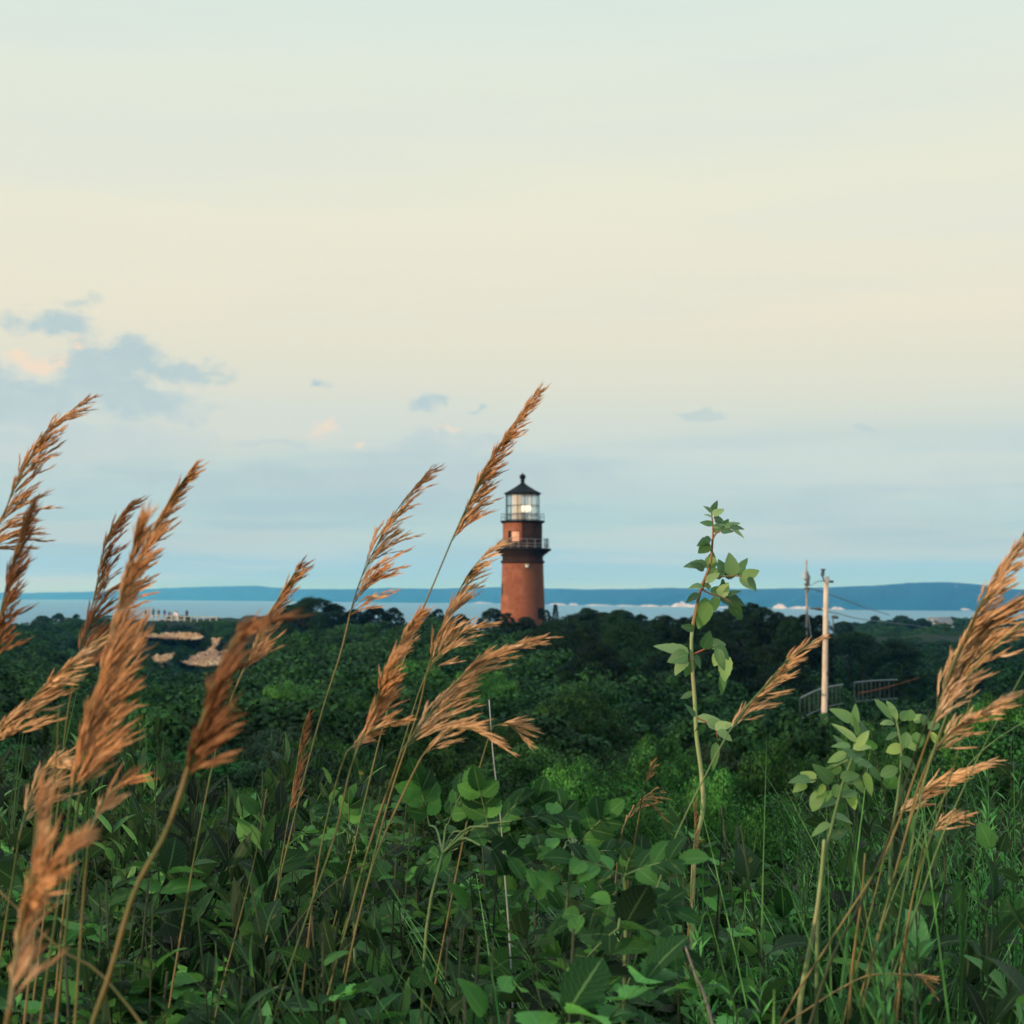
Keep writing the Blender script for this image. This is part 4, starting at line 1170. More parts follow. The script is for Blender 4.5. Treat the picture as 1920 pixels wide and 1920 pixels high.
def build_shrubs():
    rng = np.random.RandomState(21)
    n_near = 0
    placed = []
    # the big rounded shrubs one can tell apart: photo centre, top row, width, distance, brightness of the leaf
    for k, (px, pt, w, d, tone, lab) in enumerate((
            (1070, 1262, 330, 46, 0.55, 'broad dark shrub mound straight below the lighthouse hill'),
            (900, 1236, 240, 58, 1.4, 'rounded green shrub mound left under the lighthouse'),
            (760, 1218, 260, 70, 1.6, 'rolling light green shrub mound left of the lighthouse foot'),
            (1230, 1344, 300, 23, 1.9, 'bright green shrub dome just left of the tall leafy stem'),
            (1075, 1380, 330, 15, 2.2, 'large bright green shrub dome in the centre of the slope'),
            (1330, 1402, 300, 12.5, 2.1, 'bright fine leaved shrub dome right behind the tall leafy stem'),
            (1190, 1440, 280, 10, 2.0, 'bright green shrub in front of the large central dome'),
            (1440, 1455, 260, 9, 1.5, 'fine leaved shrub between the tall stem and the light green shoot'),
            (1460, 1352, 260, 20, 0.8, 'green shrub dome under the small tan grass head'),
            (1620, 1326, 240, 19, 1.4, 'green shrub dome right below the pale pole'),
            (1735, 1296, 280, 16, 0.9, 'green shrub dome under the straight railing'),
            (1870, 1250, 300, 14, 2.0, 'bright shrub dome at the right edge behind the large grass head'),
            (960, 1318, 280, 30, 0.6, 'dark shrub dome between the loose tan head and the central dome'),
            (690, 1280, 300, 38, 0.85, 'wide green shrub dome behind the upright dense grass head'),
            (540, 1262, 280, 48, 1.3, 'green shrub mound right of the dark brown grass head'),
            (440, 1300, 300, 36, 0.8, 'green shrub dome below the clay bluffs'),
            (300, 1268, 260, 60, 0.9, 'green shrub mound directly under the clay bluffs'),
            (110, 1236, 300, 75, 0.5, 'very dark shrub mound at far left under the clifftop'),
            (90, 1310, 300, 38, 0.7, 'dark shrub dome behind the grass heads at the left edge'),
            (250, 1340, 300, 28, 1.3, 'green shrub dome behind the biggest orange grass head'),
            (600, 1340, 300, 24, 0.7, 'dark green shrub dome behind the thin brown spike'),
            (790, 1345, 280, 22, 0.6, 'dark shrub dome behind the slender tan head'),
            (860, 1395, 260, 15, 0.8, 'green shrub left of the large bright central dome'),
            (560, 1400, 300, 14, 0.8, 'dark green shrub close behind the lance leaved weeds'))):
        s_ = d / F; x = (px - 960) * s_; g = float(ground_z(x, d)); top = at(px, pt, d)[2]
        r = w / 2 * s_; h = top - g
        plant_thing('near' if d < 17 else 'mid', 'rounded_shrub', x, d, g - 0.1, r, max(h, 0.8), rng.rand() * 6.28, lab, 'shrub', 'big rounded shrubs of the slope', k, 'stems', tuple(tone * q for q in (1, 1, 0.9)))
        placed.append((x, d))
    # near shrubs one by one, from 6.5 to 30 m: rows from far to near
    for d0, d1, kind, r0, n in ((6.2, 9, 'near', 0.70, 30), (9, 13, 'near', 0.95, 36), (13, 20, 'mid', 1.25, 50), (20, 31, 'mid', 1.6, 64)):
        cnt = 0; tries = 0
        while cnt < n and tries < 3000:
            tries += 1
            d = d0 + (d1 - d0) * rng.rand(); px = -60 + 2040 * rng.rand(); x = (px - 960) / F * d
            if any((x - a) ** 2 + (d - b) ** 2 < (1.0 * r0) ** 2 for a, b in placed): continue
            if d < 9 and px < 560 and rng.rand() < 0.5: continue
            placed.append((x, d)); cnt += 1
            big = rng.rand() ** 1.2; r = r0 * (0.75 + 0.55 * big)
            g = float(ground_z(x, d)); cz = float(canopy_z(x, d)); h = max(0.5, cz - g) * (0.50 + 0.45 * big + 0.12 * rng.rand())
            if 1430 < px < 1720: h *= 0.80
            plant_thing(kind, 'shrub', x, d, g - 0.08, r, h, rng.rand() * 6.28, *shrub_label(px, d, h / max(0.5, cz - g)), cnt, 'stems', tuple((0.45 + 0.75 * rng.rand()) * q for q in (1, 1, 1)))
    # everything farther reads as one mass: the thicket
    mb_V = []; mb_Q = []; off = 0
    for d0, d1, dens, kind in ((30, 60, 170, 'far'), (60, 110, 330, 'far'), (110, 240, 560, 'farthest'), (120, 201, 220, 'farthest'), (200, 262, 300, 'farthest'), (240, 320, 330, 'farthest'), (320, 560, 420, 'farthest'), (262.5, 293, 300, 'farthest')):
        for k in range(dens):
            d = math.exp(math.log(d0) + (math.log(d1) - math.log(d0)) * rng.rand()); px = -120 + 2160 * rng.rand()
            if d0 in (120, 200): px = 225 + 260 * rng.rand()
            if d0 == 320: px = 1470 + 560 * rng.rand()
            if d0 == 262.5: px = -60 + 720 * rng.rand()
            if d > 330 and px < 1480: continue
            x = (px - 960) / F * d
            s = d / F
            if 200 < d < 264 and 240 < px < 465:
                pyt = 1112 - (float(canopy_z(x, d)) - EYE) / d * F
                if any(x0 - 5 < px < x1 + 5 and pyt < y1 - 3 and pyt + 18 > y0 and d < dd for x0, x1, y0, y1, dd in ((275, 385, 1184, 1200, 264), (338, 450, 1196, 1250, 240), (282, 330, 1220, 1244, 238), (256, 308, 1236, 1256, 230))): continue
            if 292 < d < 301 and 245 < px < 380: continue
            if (d - 160) ** 2 + (x - 1.05) ** 2 < 10: continue
            if kind == 'far':
                r = (2.1 + 1.6 * rng.rand()) * (d / 60) ** 0.4; hh = 1.0
            else:
                r = 1.7 + 1.6 * rng.rand() * (1 if d < 320 else 1.6); hh = 1.0
                if 200 < d < 264 and 220 < px < 480: r = 1.1 + 0.7 * rng.rand()
                if d0 == 262.5: r = 1.0 + 0.9 * rng.rand()
            g = float(ground_z(x, d)); cz = float(canopy_z(x, d)); big = rng.rand() ** 1.6; r *= 0.75 + 0.5 * big; h = max(0.9, cz - g) * (0.55 + 0.75 * big)
            if px > 1420 and 45 < d < 75: h *= 0.55
            me, _ = PROTO[kind][k % len(PROTO[kind])]
            if not hasattr(build_shrubs, 'cache'): build_shrubs.cache = {}
            if me.name not in build_shrubs.cache:
                A = np.empty(len(me.vertices) * 3, np.float32); me.vertices.foreach_get('co', A); build_shrubs.cache[me.name] = A.reshape(-1, 3)
            A = build_shrubs.cache[me.name]
            if d > 60:
                A = A.reshape(-1, 4, 3)
                if kind == 'far': A = A[::2]
                A = A.reshape(-1, 3)
            a = rng.rand() * 6.28; ca, sa = math.cos(a), math.sin(a)
            B = np.stack([(A[:, 0] * ca - A[:, 1] * sa) * r + x, (A[:, 0] * sa + A[:, 1] * ca) * r + d, A[:, 2] * h + g - 0.1], 1)
            mb_V.append(B.astype(np.float32)); mb_Q.append(np.arange(len(B), dtype=np.int32).reshape(-1, 4) + off); off += len(B)
    V = np.concatenate(mb_V); Q = np.concatenate(mb_Q)
    print('thicket quads', len(Q))
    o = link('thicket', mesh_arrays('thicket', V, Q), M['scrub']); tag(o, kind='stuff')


build_shrubs()


# ------------------------------------------------------------------ foreground grasses
UNITX = np.array((1.0, 0, 0))


def grass_stalk(name_i, head, stem, d, mat, label, density=1.0, spread=0.5, blen=0.30, stemr=0.0008, spik=0.024, stemmat='straw', wind=(1.0, 0.15, -0.12), seed=0, d2=None):
    """head: photo points base->tip; stem: photo points below the head (from head base downward)"""
    rng = np.random.RandomState(100 + seed)
    dz = rng.normal(0, 0.012, len(head))
    H = np.array([at(x, y, d + dz[i]) for i, (x, y) in enumerate(head)])
    S = [H[0]] + [at(x, y, d + 0.012 * (i + 1)) for i, (x, y) in enumerate(stem)]
    # carry the stem on down to the ground
    v = unit(S[-1] - S[-2]) if len(S) > 1 else np.array((-0.2, 0, -1.0)); v[2] = min(v[2], -0.5)
    g = float(ground_z(S[-1][0], S[-1][1])); gap = S[-1][2] - g
    if gap > 0:
        S.append(S[-1] + np.array((v[0] / -v[2] * gap * 0.35, 0.02, -gap * 0.5)))
        S.append(S[-2] + np.array((v[0] / -v[2] * gap * 0.5, 0.03, -gap - 0.02)))
    base = S[-1].copy()
    root = empty('grass_stalk', base, label, 'grass', 'tan headed tall grasses in the foreground')
    P = smooth_curve(S[::-1], 34) - base
    MB().tube(P, np.linspace(stemr * 1.5, stemr, 34), 6).build('stem', M[stemmat], root, True)
    C = smooth_curve(H, 40) - base
    seglen = np.linalg.norm(np.diff(C, axis=0), axis=1).sum()
    T = unit(np.gradient(C, axis=0)); W = unit(np.asarray(wind, float))
    MB().tube(C, np.linspace(stemr, stemr * 0.4, 40), 5).build('rachis', M[stemmat], root, True)
    nb = int(46 * density * max(0.5, min(1.6, seglen / 0.16)))
    LP = []; LD = []; LN = []; LL = []; LW = []
    br = MB()
    for k in range(nb):
        t = (k + rng.rand()) / nb
        t *= 0.94; i = min(39, int(t * 39)); p0 = C[i]
        a = spread * (0.25 + 0.75 * rng.rand()) * (1 - 0.35 * t)
        a *= 1 - 0.5 * max(0, t - 0.6) / 0.4
        side = W * (1.0 if rng.rand() < 0.80 else -0.15) + rng.normal(0, 0.22, 3)
        dirv = unit(T[i] * (1 - a) + side * a)
        L = blen * seglen * (1 - 0.72 * t) * (0.45 + 0.75 * rng.rand())
        L = max(L, 0.014)
        q = smooth_curve([p0, p0 + dirv * L * 0.5 + T[i] * L * 0.04, p0 + dirv * L + W * L * 0.10 + np.array((0, 0, -0.06 * L))], 6)
        br.tube(q, 0.00035 * (d / 1.6), 3, False)
        ns = max(2, int(L / (spik * 0.42)))
        for m in range(ns):
            f = 0.18 + 0.82 * (m + rng.rand() * 0.6) / ns; f = min(f, 0.999)
            j = int(f * 5); bp = q[j] + (q[min(5, j + 1)] - q[j]) * (f * 5 - j)
            bd = unit(unit(q[min(5, j + 1)] - q[j] + 1e-9) + rng.normal(0, 0.09, 3) + W * 0.05)
            sl = spik * (0.7 + 0.6 * rng.rand()) * (1 - 0.35 * t)
            nl = 5
            for e in range(nl):
                ee = e / nl
                sd_ = unit(np.cross(bd, rng.normal(0, 1, 3)))
                LP.append(bp + bd * sl * ee * 0.75); LD.append(unit(bd + sd_ * 0.13)); LN.append(sd_)
                LL.append(sl * (0.5 + 0.12 * rng.rand())); LW.append(sl * 0.066 * (1.15 - 0.5 * ee))
    br.build('branches', M[stemmat], root)
    V, Q = diamonds(np.array(LP), np.array(LD), np.array(LN), np.array(LL), np.array(LW))
    V2, Q2 = diamonds(np.array(LP), np.array(LD), np.cross(LD, LN), np.array(LL), np.array(LW))
    V = np.concatenate([V, V2]); Q = np.concatenate([Q, Q2 + len(Q) * 4])
    link('seed_head', mesh_arrays('seed_head', V, Q), M[mat], root)
    return root


STALKS = [
    # head points base->tip, stem points, distance, material, label, kwargs
    ([(-60, 1060), (-5, 985), (40, 890), (85, 815), (168, 742)], [(-90, 1150), (-150, 1500)], 1.5, 'orange', 'grass head leaning in from the left edge, highest on the left', dict(spread=0.50, blen=0.26, density=1.1)),
    ([(-15, 1245), (5, 1130), (25, 1050), (55, 955)], [(-20, 1350), (-40, 1600)], 1.25, 'brown', 'thick brownish grass head rising at the left edge under the highest one', dict(spread=0.30, blen=0.16, density=1.4)),
    ([(-40, 1420), (0, 1370), (60, 1310), (110, 1260), (165, 1215), (215, 1185)], [(-90, 1480), (-200, 1700)], 1.35, 'tan', 'tan grass head sweeping up from the left edge at mid height', dict(spread=0.38, blen=0.24, density=1.2)),
    ([(140, 1270), (165, 1170), (185, 1080), (205, 1000), (248, 942)], [(125, 1350), (110, 1500), (85, 1700), (60, 1900)], 1.45, 'brown', 'feathery brown grass head just left of the big orange one', dict(spread=0.40, blen=0.17, density=1.2)),
    ([(132, 1495), (160, 1375), (190, 1260), (222, 1140), (244, 1050), (262, 972)], [(122, 1600), (100, 1750), (75, 1920)], 1.05, 'orange', 'biggest dense orange grass head at the left', dict(spread=0.32, blen=0.16, density=2.2)),
    ([(150, 1480), (180, 1380), (215, 1290), (255, 1190)], [(140, 1560), (128, 1700), (105, 1920)], 1.1, 'orange', 'shorter orange grass head merging into the right side of the biggest one', dict(spread=0.36, blen=0.20, density=1.1)),
    ([(215, 1160), (250, 1070), (285, 1000), (320, 935), (364, 873)], [(190, 1260), (165, 1400), (120, 1700), (100, 1920)], 1.4, 'orange', 'slender orange grass head pointing up right above the biggest one', dict(spread=0.26, blen=0.22, density=1.5)),
    ([(345, 1465), (372, 1380), (395, 1300), (425, 1225), (455, 1185), (505, 1165)], [(312, 1560), (255, 1665), (205, 1830), (172, 1925)], 0.85, 'brown', 'dark brown woolly grass head nearest the camera left of centre', dict(spread=0.28, blen=0.12, density=1.9, stemr=0.0013)),
    ([(450, 1270), (475, 1220), (500, 1160), (530, 1110), (565, 1056)], [(420, 1350), (385, 1500), (350, 1690), (312, 1925)], 1.5, 'orange', 'small orange grass head above and behind the dark brown one', dict(spread=0.30, blen=0.28, density=1.1)),
    ([(18, 1890), (35, 1760), (58, 1650), (66, 1580), (72, 1510)], [(5, 1960)], 0.75, 'orange', 'upright orange grass head in the lower left corner', dict(spread=0.16, blen=0.09, density=1.1, stemr=0.0013)),
    ([(62, 1700), (85, 1640), (135, 1580)], [(40, 1780), (10, 1925)], 0.8, 'orange', 'short orange side spray branching right in the lower left corner', dict(spread=0.15, blen=0.16, density=0.8)),
    ([(38, 1560), (55, 1500), (75, 1450), (112, 1428)], [(25, 1640), (0, 1800)], 1.3, 'tan', 'small loose tan grass head left of the base of the biggest one', dict(spread=0.5, blen=0.4, density=1.2)),
    ([(655, 1155), (675, 1090), (705, 1025), (745, 955), (815, 870)], [(640, 1220), (605, 1330), (560, 1500), (500, 1760), (470, 1925)], 1.75, 'orange', 'open orange grass head against the sky left of the lighthouse', dict(spread=0.42, blen=0.34, density=0.75)),
    ([(845, 1018), (880, 940), (915, 870), (960, 800), (1010, 728)], [(815, 1090), (790, 1150), (730, 1320), (670, 1560), (610, 1800), (585, 1925)], 1.7, 'orange', 'tallest dense grass head reaching above the lighthouse roof', dict(spread=0.32, blen=0.20, density=1.6)),
    ([(672, 1400), (700, 1330), (722, 1265), (750, 1205), (782, 1150)], [(655, 1450), (630, 1560), (575, 1720), (510, 1925)], 1.45, 'orange', 'upright dense orange grass head below the open one', dict(spread=0.26, blen=0.20, density=2.0)),
    ([(800, 1262), (828, 1180), (862, 1105), (895, 1055), (938, 1016)], [(785, 1300), (745, 1430), (692, 1590), (640, 1760), (590, 1925)], 1.7, 'tan', 'slender tan grass head whose tip touches the lighthouse gallery', dict(spread=0.30, blen=0.26, density=1.15)),
    ([(800, 1262), (825, 1225), (858, 1192), (908, 1168)], [(785, 1330), (735, 1480), (690, 1650), (620, 1925)], 1.68, 'tan', 'short tan spray below the slender head left of the lighthouse foot', dict(spread=0.42, blen=0.45, density=0.9)),
    ([(755, 1405), (800, 1345), (850, 1285), (910, 1235), (1012, 1195)], [(735, 1460), (700, 1560), (655, 1720), (600, 1925)], 1.5, 'tan', 'large loose tan grass head in the middle swept right', dict(spread=0.48, blen=0.36, density=1.15, wind=(1.0, 0.1, -0.02))),
    ([(790, 1420), (830, 1375), (870, 1365), (930, 1390)], [(765, 1470), (700, 1620), (630, 1925)], 1.48, 'tan', 'low drooping tan spray under the large loose head', dict(spread=0.45, blen=0.35, density=1.1)),
    ([(1365, 1375), (1400, 1325), (1435, 1285), (1480, 1235), (1538, 1195)], [(1330, 1440), (1280, 1540), (1240, 1640)], 1.6, 'tan', 'small tan grass head in front of the pale pole', dict(spread=0.48, blen=0.30, density=0.85, stemmat='stemgreen')),
    ([(1168, 1552), (1185, 1520), (1205, 1500), (1238, 1530)], [(1160, 1600), (1150, 1700)], 1.9, 'orange', 'tiny orange grass head in the green middle, bent over', dict(spread=0.5, blen=0.5, density=0.5, spik=0.012)),
    ([(1205, 1480), (1212, 1460), (1220, 1436)], [(1200, 1520), (1180, 1640)], 1.9, 'orange', 'tiny upright grass tip above the bent tiny head', dict(spread=0.3, blen=0.4, density=0.4, spik=0.01)),
    ([(1299, 1620), (1303, 1570), (1302, 1515)], [(1297, 1660), (1290, 1760)], 1.7, 'brown', 'narrow brown grass spike beside the foot of the tall leafy stem', dict(spread=0.12, blen=0.2, density=0.7, spik=0.012)),
    ([(1745, 1370), (1778, 1270), (1812, 1190), (1850, 1110), (1890, 1050), (1935, 975)], [(1720, 1440), (1660, 1600), (1560, 1760), (1460, 1925)], 1.3, 'tan', 'large orange tan grass head at the right edge', dict(spread=0.36, blen=0.22, density=1.6)),
    ([(1790, 1290), (1830, 1200), (1880, 1150), (1950, 1120)], [(1765, 1370), (1700, 1560), (1610, 1925)], 1.32, 'tan', 'pale spreading grass head reaching out of the right edge', dict(spread=0.6, blen=0.42, density=1.4)),
    ([(1750, 1408), (1790, 1365), (1830, 1340), (1890, 1302)], [(1720, 1480), (1690, 1600), (1600, 1925)], 1.35, 'tan', 'short tan side head under the large one at the right edge', dict(spread=0.40, blen=0.32, density=1.2)),
    ([(1680, 1530), (1730, 1485), (1790, 1450), (1850, 1428)], [(1660, 1600), (1620, 1760), (1580, 1925)], 1.5, 'tan', 'low tan grass head lying over the leaves at the right', dict(spread=0.30, blen=0.22, density=1.3)),
    ([(1735, 1570), (1765, 1545), (1800, 1530)], [(1720, 1640), (1690, 1800)], 1.5, 'tan', 'tiny pale spray below the low tan head at the right', dict(spread=0.4, blen=0.5, density=0.6)),
    ([(540, 1540), (552, 1470), (562, 1400), (575, 1342)], [(530, 1600), (505, 1750), (480, 1925)], 2.0, 'brown', 'thin brown grass spike among the lance leaved weeds left of centre', dict(spread=0.16, blen=0.14, density=0.7)),
    ([(650, 1410), (690, 1375), (750, 1350)], [(630, 1470), (600, 1600), (560, 1925)], 1.6, 'orange', 'short orange side spray below the upright dense head', dict(spread=0.25, blen=0.25, density=1.0)),
    ([(925, 1362), (950, 1358), (975, 1378)], [(918, 1380), (905, 1420), (880, 1520)], 1.7, 'tan', 'tiny pale spray right of the large loose head', dict(spread=0.5, blen=0.6, density=0.5)),
    ([(1690, 1828), (1718, 1830), (1748, 1862)], [(1660, 1826), (1600, 1840)], 1.35, 'tan', 'small pale drooping grass head near the bottom right', dict(spread=0.15, blen=0.2, density=0.6, spik=0.009)),
    ([(170, 1555), (195, 1500), (232, 1468)], [(160, 1640), (140, 1925)], 1.05, 'orange', 'small split orange spray right of the base of the biggest head', dict(spread=0.25, blen=0.4, density=0.5)),
]
for i, (hd, stm, d, mt, lab, kw) in enumerate(STALKS):
    grass_stalk(i, hd, stm, d, mt, lab, seed=i, **kw)


def bare_stem(pts, d, r, mat, label, tipr=0.4):
    P = [at(x, y, d + 0.01 * i) for i, (x, y) in enumerate(pts)]
    g = float(ground_z(P[-1][0], P[-1][1])); v = unit(P[-1] - P[-2]); gap = P[-1][2] - g
    if gap > 0: P.append(P[-1] + np.array((v[0] / max(0.4, -v[2]) * gap * 0.5, 0.02, -gap - 0.02)))
    base = P[-1].copy(); C = smooth_curve(P[::-1], 30) - base
    root = empty('bare_stem', base, label, 'stem', 'bare stems in the foreground')
    MB().tube(C, np.linspace(r * 1.3, r * tipr, 30), 6).build('stem', M[mat], root, True)
    return root


bare_stem([(917, 1312), (925, 1420), (938, 1530), (948, 1660), (957, 1790)], 1.7, 0.0011, 'paleiron', 'thin pale bare stalk standing right of the large loose grass head')
bare_stem([(1925, 1165), (1850, 1225), (1790, 1310), (1740, 1440), (1700, 1640), (1660, 1925)], 1.3, 0.0010, 'stemgreen', 'thin green stem crossing the large right hand head diagonally')
bare_stem([(1925, 1250), (1870, 1350), (1820, 1450), (1770, 1560), (1720, 1700), (1650, 1925)], 1.4, 0.0010, 'stemgreen', 'second thin green stem curving down right of the large right head')
bare_stem([(1925, 1350), (1850, 1400), (1780, 1480), (1700, 1620), (1600, 1925)], 1.5, 0.0009, 'stemgreen', 'long thin green stem leaning over the low tan head')
bare_stem([(1835, 1240), (1815, 1330), (1790, 1430), (1745, 1570), (1712, 1680), (1680, 1925)], 1.35, 0.0012, 'straw', 'straight straw coloured stem in the right hand tangle')
bare_stem([(1745, 1330), (1700, 1460), (1660, 1590), (1610, 1700), (1540, 1850)], 1.2, 0.0016, 'stemdark', 'dark thick stem behind the broad green blade at the right')
bare_stem([(0, 1672), (60, 1730), (120, 1785), (196, 1833)], 0.95, 0.0012, 'straw', 'pale stalk lying slantwise across the lower left corner')
bare_stem([(1622, 1600), (1616, 1680), (1605, 1760), (1595, 1850)], 1.5, 0.0022, 'straw', 'short broken orange brown stalk in the right hand grass')
bare_stem([(1704, 1715), (1700, 1760), (1690, 1830), (1672, 1925)], 1.4, 0.0022, 'straw', 'snapped brown stalk low in the right hand grass')
bare_stem([(1545, 1575), (1540, 1640), (1528, 1730), (1514, 1800), (1498, 1900)], 1.35, 0.0030, 'stempale', 'thick pale green stalk under the light leaved shoot')
bare_stem([(1285, 1775), (1305, 1830), (1325, 1880)], 1.4, 0.0022, 'polegrey', 'short grey dead twig near the bottom, right of middle')
bare_stem([(110, 1330), (105, 1430), (92, 1560), (70, 1720), (45, 1925)], 1.15, 0.0012, 'straw', 'thin straw stalk left of the biggest grass head')
bare_stem([(780, 1565), (720, 1605), (650, 1640), (590, 1690), (520, 1800)], 1.5, 0.0012, 'stemdark', 'dark stalk leaning low across the tan stems in the middle')
bare_stem([(500, 1480), (480, 1600), (440, 1760), (400, 1925)], 1.6, 0.0010, 'straw', 'thin straw stalk between the brown head and the open head')


# ------------------------------------------------------------------ leafy plants that can be told apart
def hand_leaves(root, o, leaves, d, mat, kind='ovate', seg=8, serrate=0.0, seed=1, name='leaves', curl=0.25):
    """leaves: (base px, base py, image angle deg, length px, width px)"""
    rng = np.random.RandomState(seed)
    P = []; D = []; N = []; L = []; W = []
    for (x, y, a, l, w) in leaves:
        dd = d + rng.normal(0, 0.02); s = dd / F
        P.append(at(x, y, dd) - o)
        tilt = rng.uniform(-0.35, 0.35)
        D.append((math.cos(math.radians(a)), tilt, math.sin(math.radians(a)))); N.append(unit((rng.normal(0, 0.35), -0.75, 0.65 + rng.normal(0, 0.3))))
        L.append(l * s * 1.05); W.append(w * s)
    V, Q, U = leaf_batch(P, np.array(D), np.array(N), np.array(L), np.array(W), kind, seg, curl * rng.uniform(0.3, 1.6, len(P)), 0.22, serrate, rng)
    return link(name, mesh_arrays(name, V, Q, U, True), M[mat], root)


def stem_to_ground(pts, d):
    P = [at(x, y, d) for x, y in pts]; g = float(ground_z(P[-1][0], d)); gap = P[-1][2] - g
    if gap > 0: P.append(P[-1] + np.array((0.0, 0.01, -gap - 0.02)))
    return P


def tall_plant():
    d = 2.0
    P = stem_to_ground([(1334, 962), (1337, 990), (1336, 1015), (1331, 1060), (1314, 1105), (1304, 1150), (1297, 1190), (1298, 1250), (1303, 1320), (1306, 1380), (1315, 1450), (1318, 1520), (1306, 1575), (1299, 1660)], d)
    base = P[-1].copy()
    root = empty('tall_leafy_stem', base, 'tall single green stem with rounded leaves rising against the sky right of the lighthouse', 'plant')
    C = smooth_curve(P[::-1], 60) - base
    MB().tube(C[:44], np.linspace(0.0034, 0.0022, 44), 8).build('stem', M['stempale'], root, True)
    up = MB().tube(C[43:], np.linspace(0.0026, 0.0009, 17), 7)
    for br in ([(1336, 1012), (1343, 1000), (1362, 992), (1380, 990)], [(1314, 1108), (1330, 1090), (1350, 1082), (1385, 1080), (1402, 1084)], [(1316, 1105), (1335, 1115), (1355, 1120), (1372, 1130)],
               [(1298, 1228), (1315, 1220), (1335, 1213), (1352, 1216), (1360, 1232)], [(1298, 1240), (1286, 1232), (1275, 1222)], [(1303, 1345), (1320, 1352), (1342, 1368), (1345, 1385)]):
        MB().tube(smooth_curve([at(x, y, d) for x, y in br], 8) - base, np.linspace(0.0013, 0.0007, 8), 5).build('twig', M['redstem'], root, True)
    up.build('upper_stem', M['redstem'], root, True)
    G = [(1334, 962, 120, 20, 10), (1335, 962, 70, 22, 12), (1336, 966, 30, 24, 14), (1338, 972, 0, 22, 13), (1340, 975, -30, 20, 12), (1335, 970, 150, 14, 8),
         (1342, 1000, 75, 20, 16), (1350, 995, 50, 24, 16), (1360, 992, 30, 28, 18), (1368, 990, 5, 24, 16), (1372, 992, -30, 26, 18), (1352, 998, 15, 20, 14),
         (1334, 1012, 195, 26, 24), (1330, 1018, 225, 24, 22),
         (1326, 1062, 165, 38, 24), (1320, 1070, 140, 26, 20), (1330, 1068, 80, 30, 20), (1328, 1080, 20, 30, 20),
         (1352, 1082, 95, 26, 18), (1362, 1080, 110, 30, 22), (1372, 1080, 90, 38, 28), (1384, 1080, 70, 32, 24), (1392, 1082, 20, 28, 22), (1400, 1086, -35, 30, 22), (1386, 1083, -30, 34, 22), (1345, 1086, 60, 22, 16), (1360, 1083, 30, 24, 18),
         (1355, 1085, -88, 22, 7), (1350, 1119, 60, 26, 22), (1358, 1122, 100, 28, 24), (1360, 1122, -15, 32, 26), (1370, 1130, -55, 34, 22), (1350, 1120, -30, 34, 22), (1335, 1114, 45, 20, 16), (1378, 1132, -75, 26, 16), (1330, 1105, 120, 16, 14),
         (1292, 1225, 165, 58, 26), (1290, 1228, 190, 34, 28), (1288, 1238, 215, 30, 26), (1298, 1236, 250, 30, 22), (1300, 1232, -40, 26, 22),
         (1318, 1216, 60, 30, 26), (1330, 1213, 20, 32, 28), (1340, 1213, -30, 30, 24), (1345, 1216, -75, 36, 18), (1358, 1228, -85, 46, 26), (1350, 1222, -110, 28, 20),
         (1303, 1345, 120, 26, 14), (1305, 1350, 10, 40, 22), (1325, 1356, -10, 36, 22), (1340, 1366, 20, 30, 20), (1318, 1358, -120, 26, 18), (1345, 1370, -30, 28, 18)]
    G = [(x, y, a, l * 1.18, w * 1.08) for x, y, a, l, w in G]
    G += [(1337, 985, 160, 26, 16), (1338, 990, 30, 22, 14), (1318, 1100, 170, 28, 18), (1312, 1115, 200, 30, 20), (1325, 1092, 40, 30, 20), (1308, 1150, 20, 30, 18), (1302, 1180, 165, 26, 16), (1300, 1300, 200, 26, 14), (1365, 1118, 35, 26, 18), (1340, 1118, -85, 32, 20)]
    hand_leaves(root, base, G, d, 'tallleaf', 'ovate', 10, 0.05, 4)
    pale = [(1328, 1128, -108, 62, 30), (1322, 1120, -95, 50, 26), (1334, 1042, -95, 34, 24), (1358, 1262, -98, 46, 17), (1342, 1392, -96, 52, 17)]
    hand_leaves(root, base, pale, d, 'pale', 'ovate', 10, 0.03, 6, 'pale_leaves')


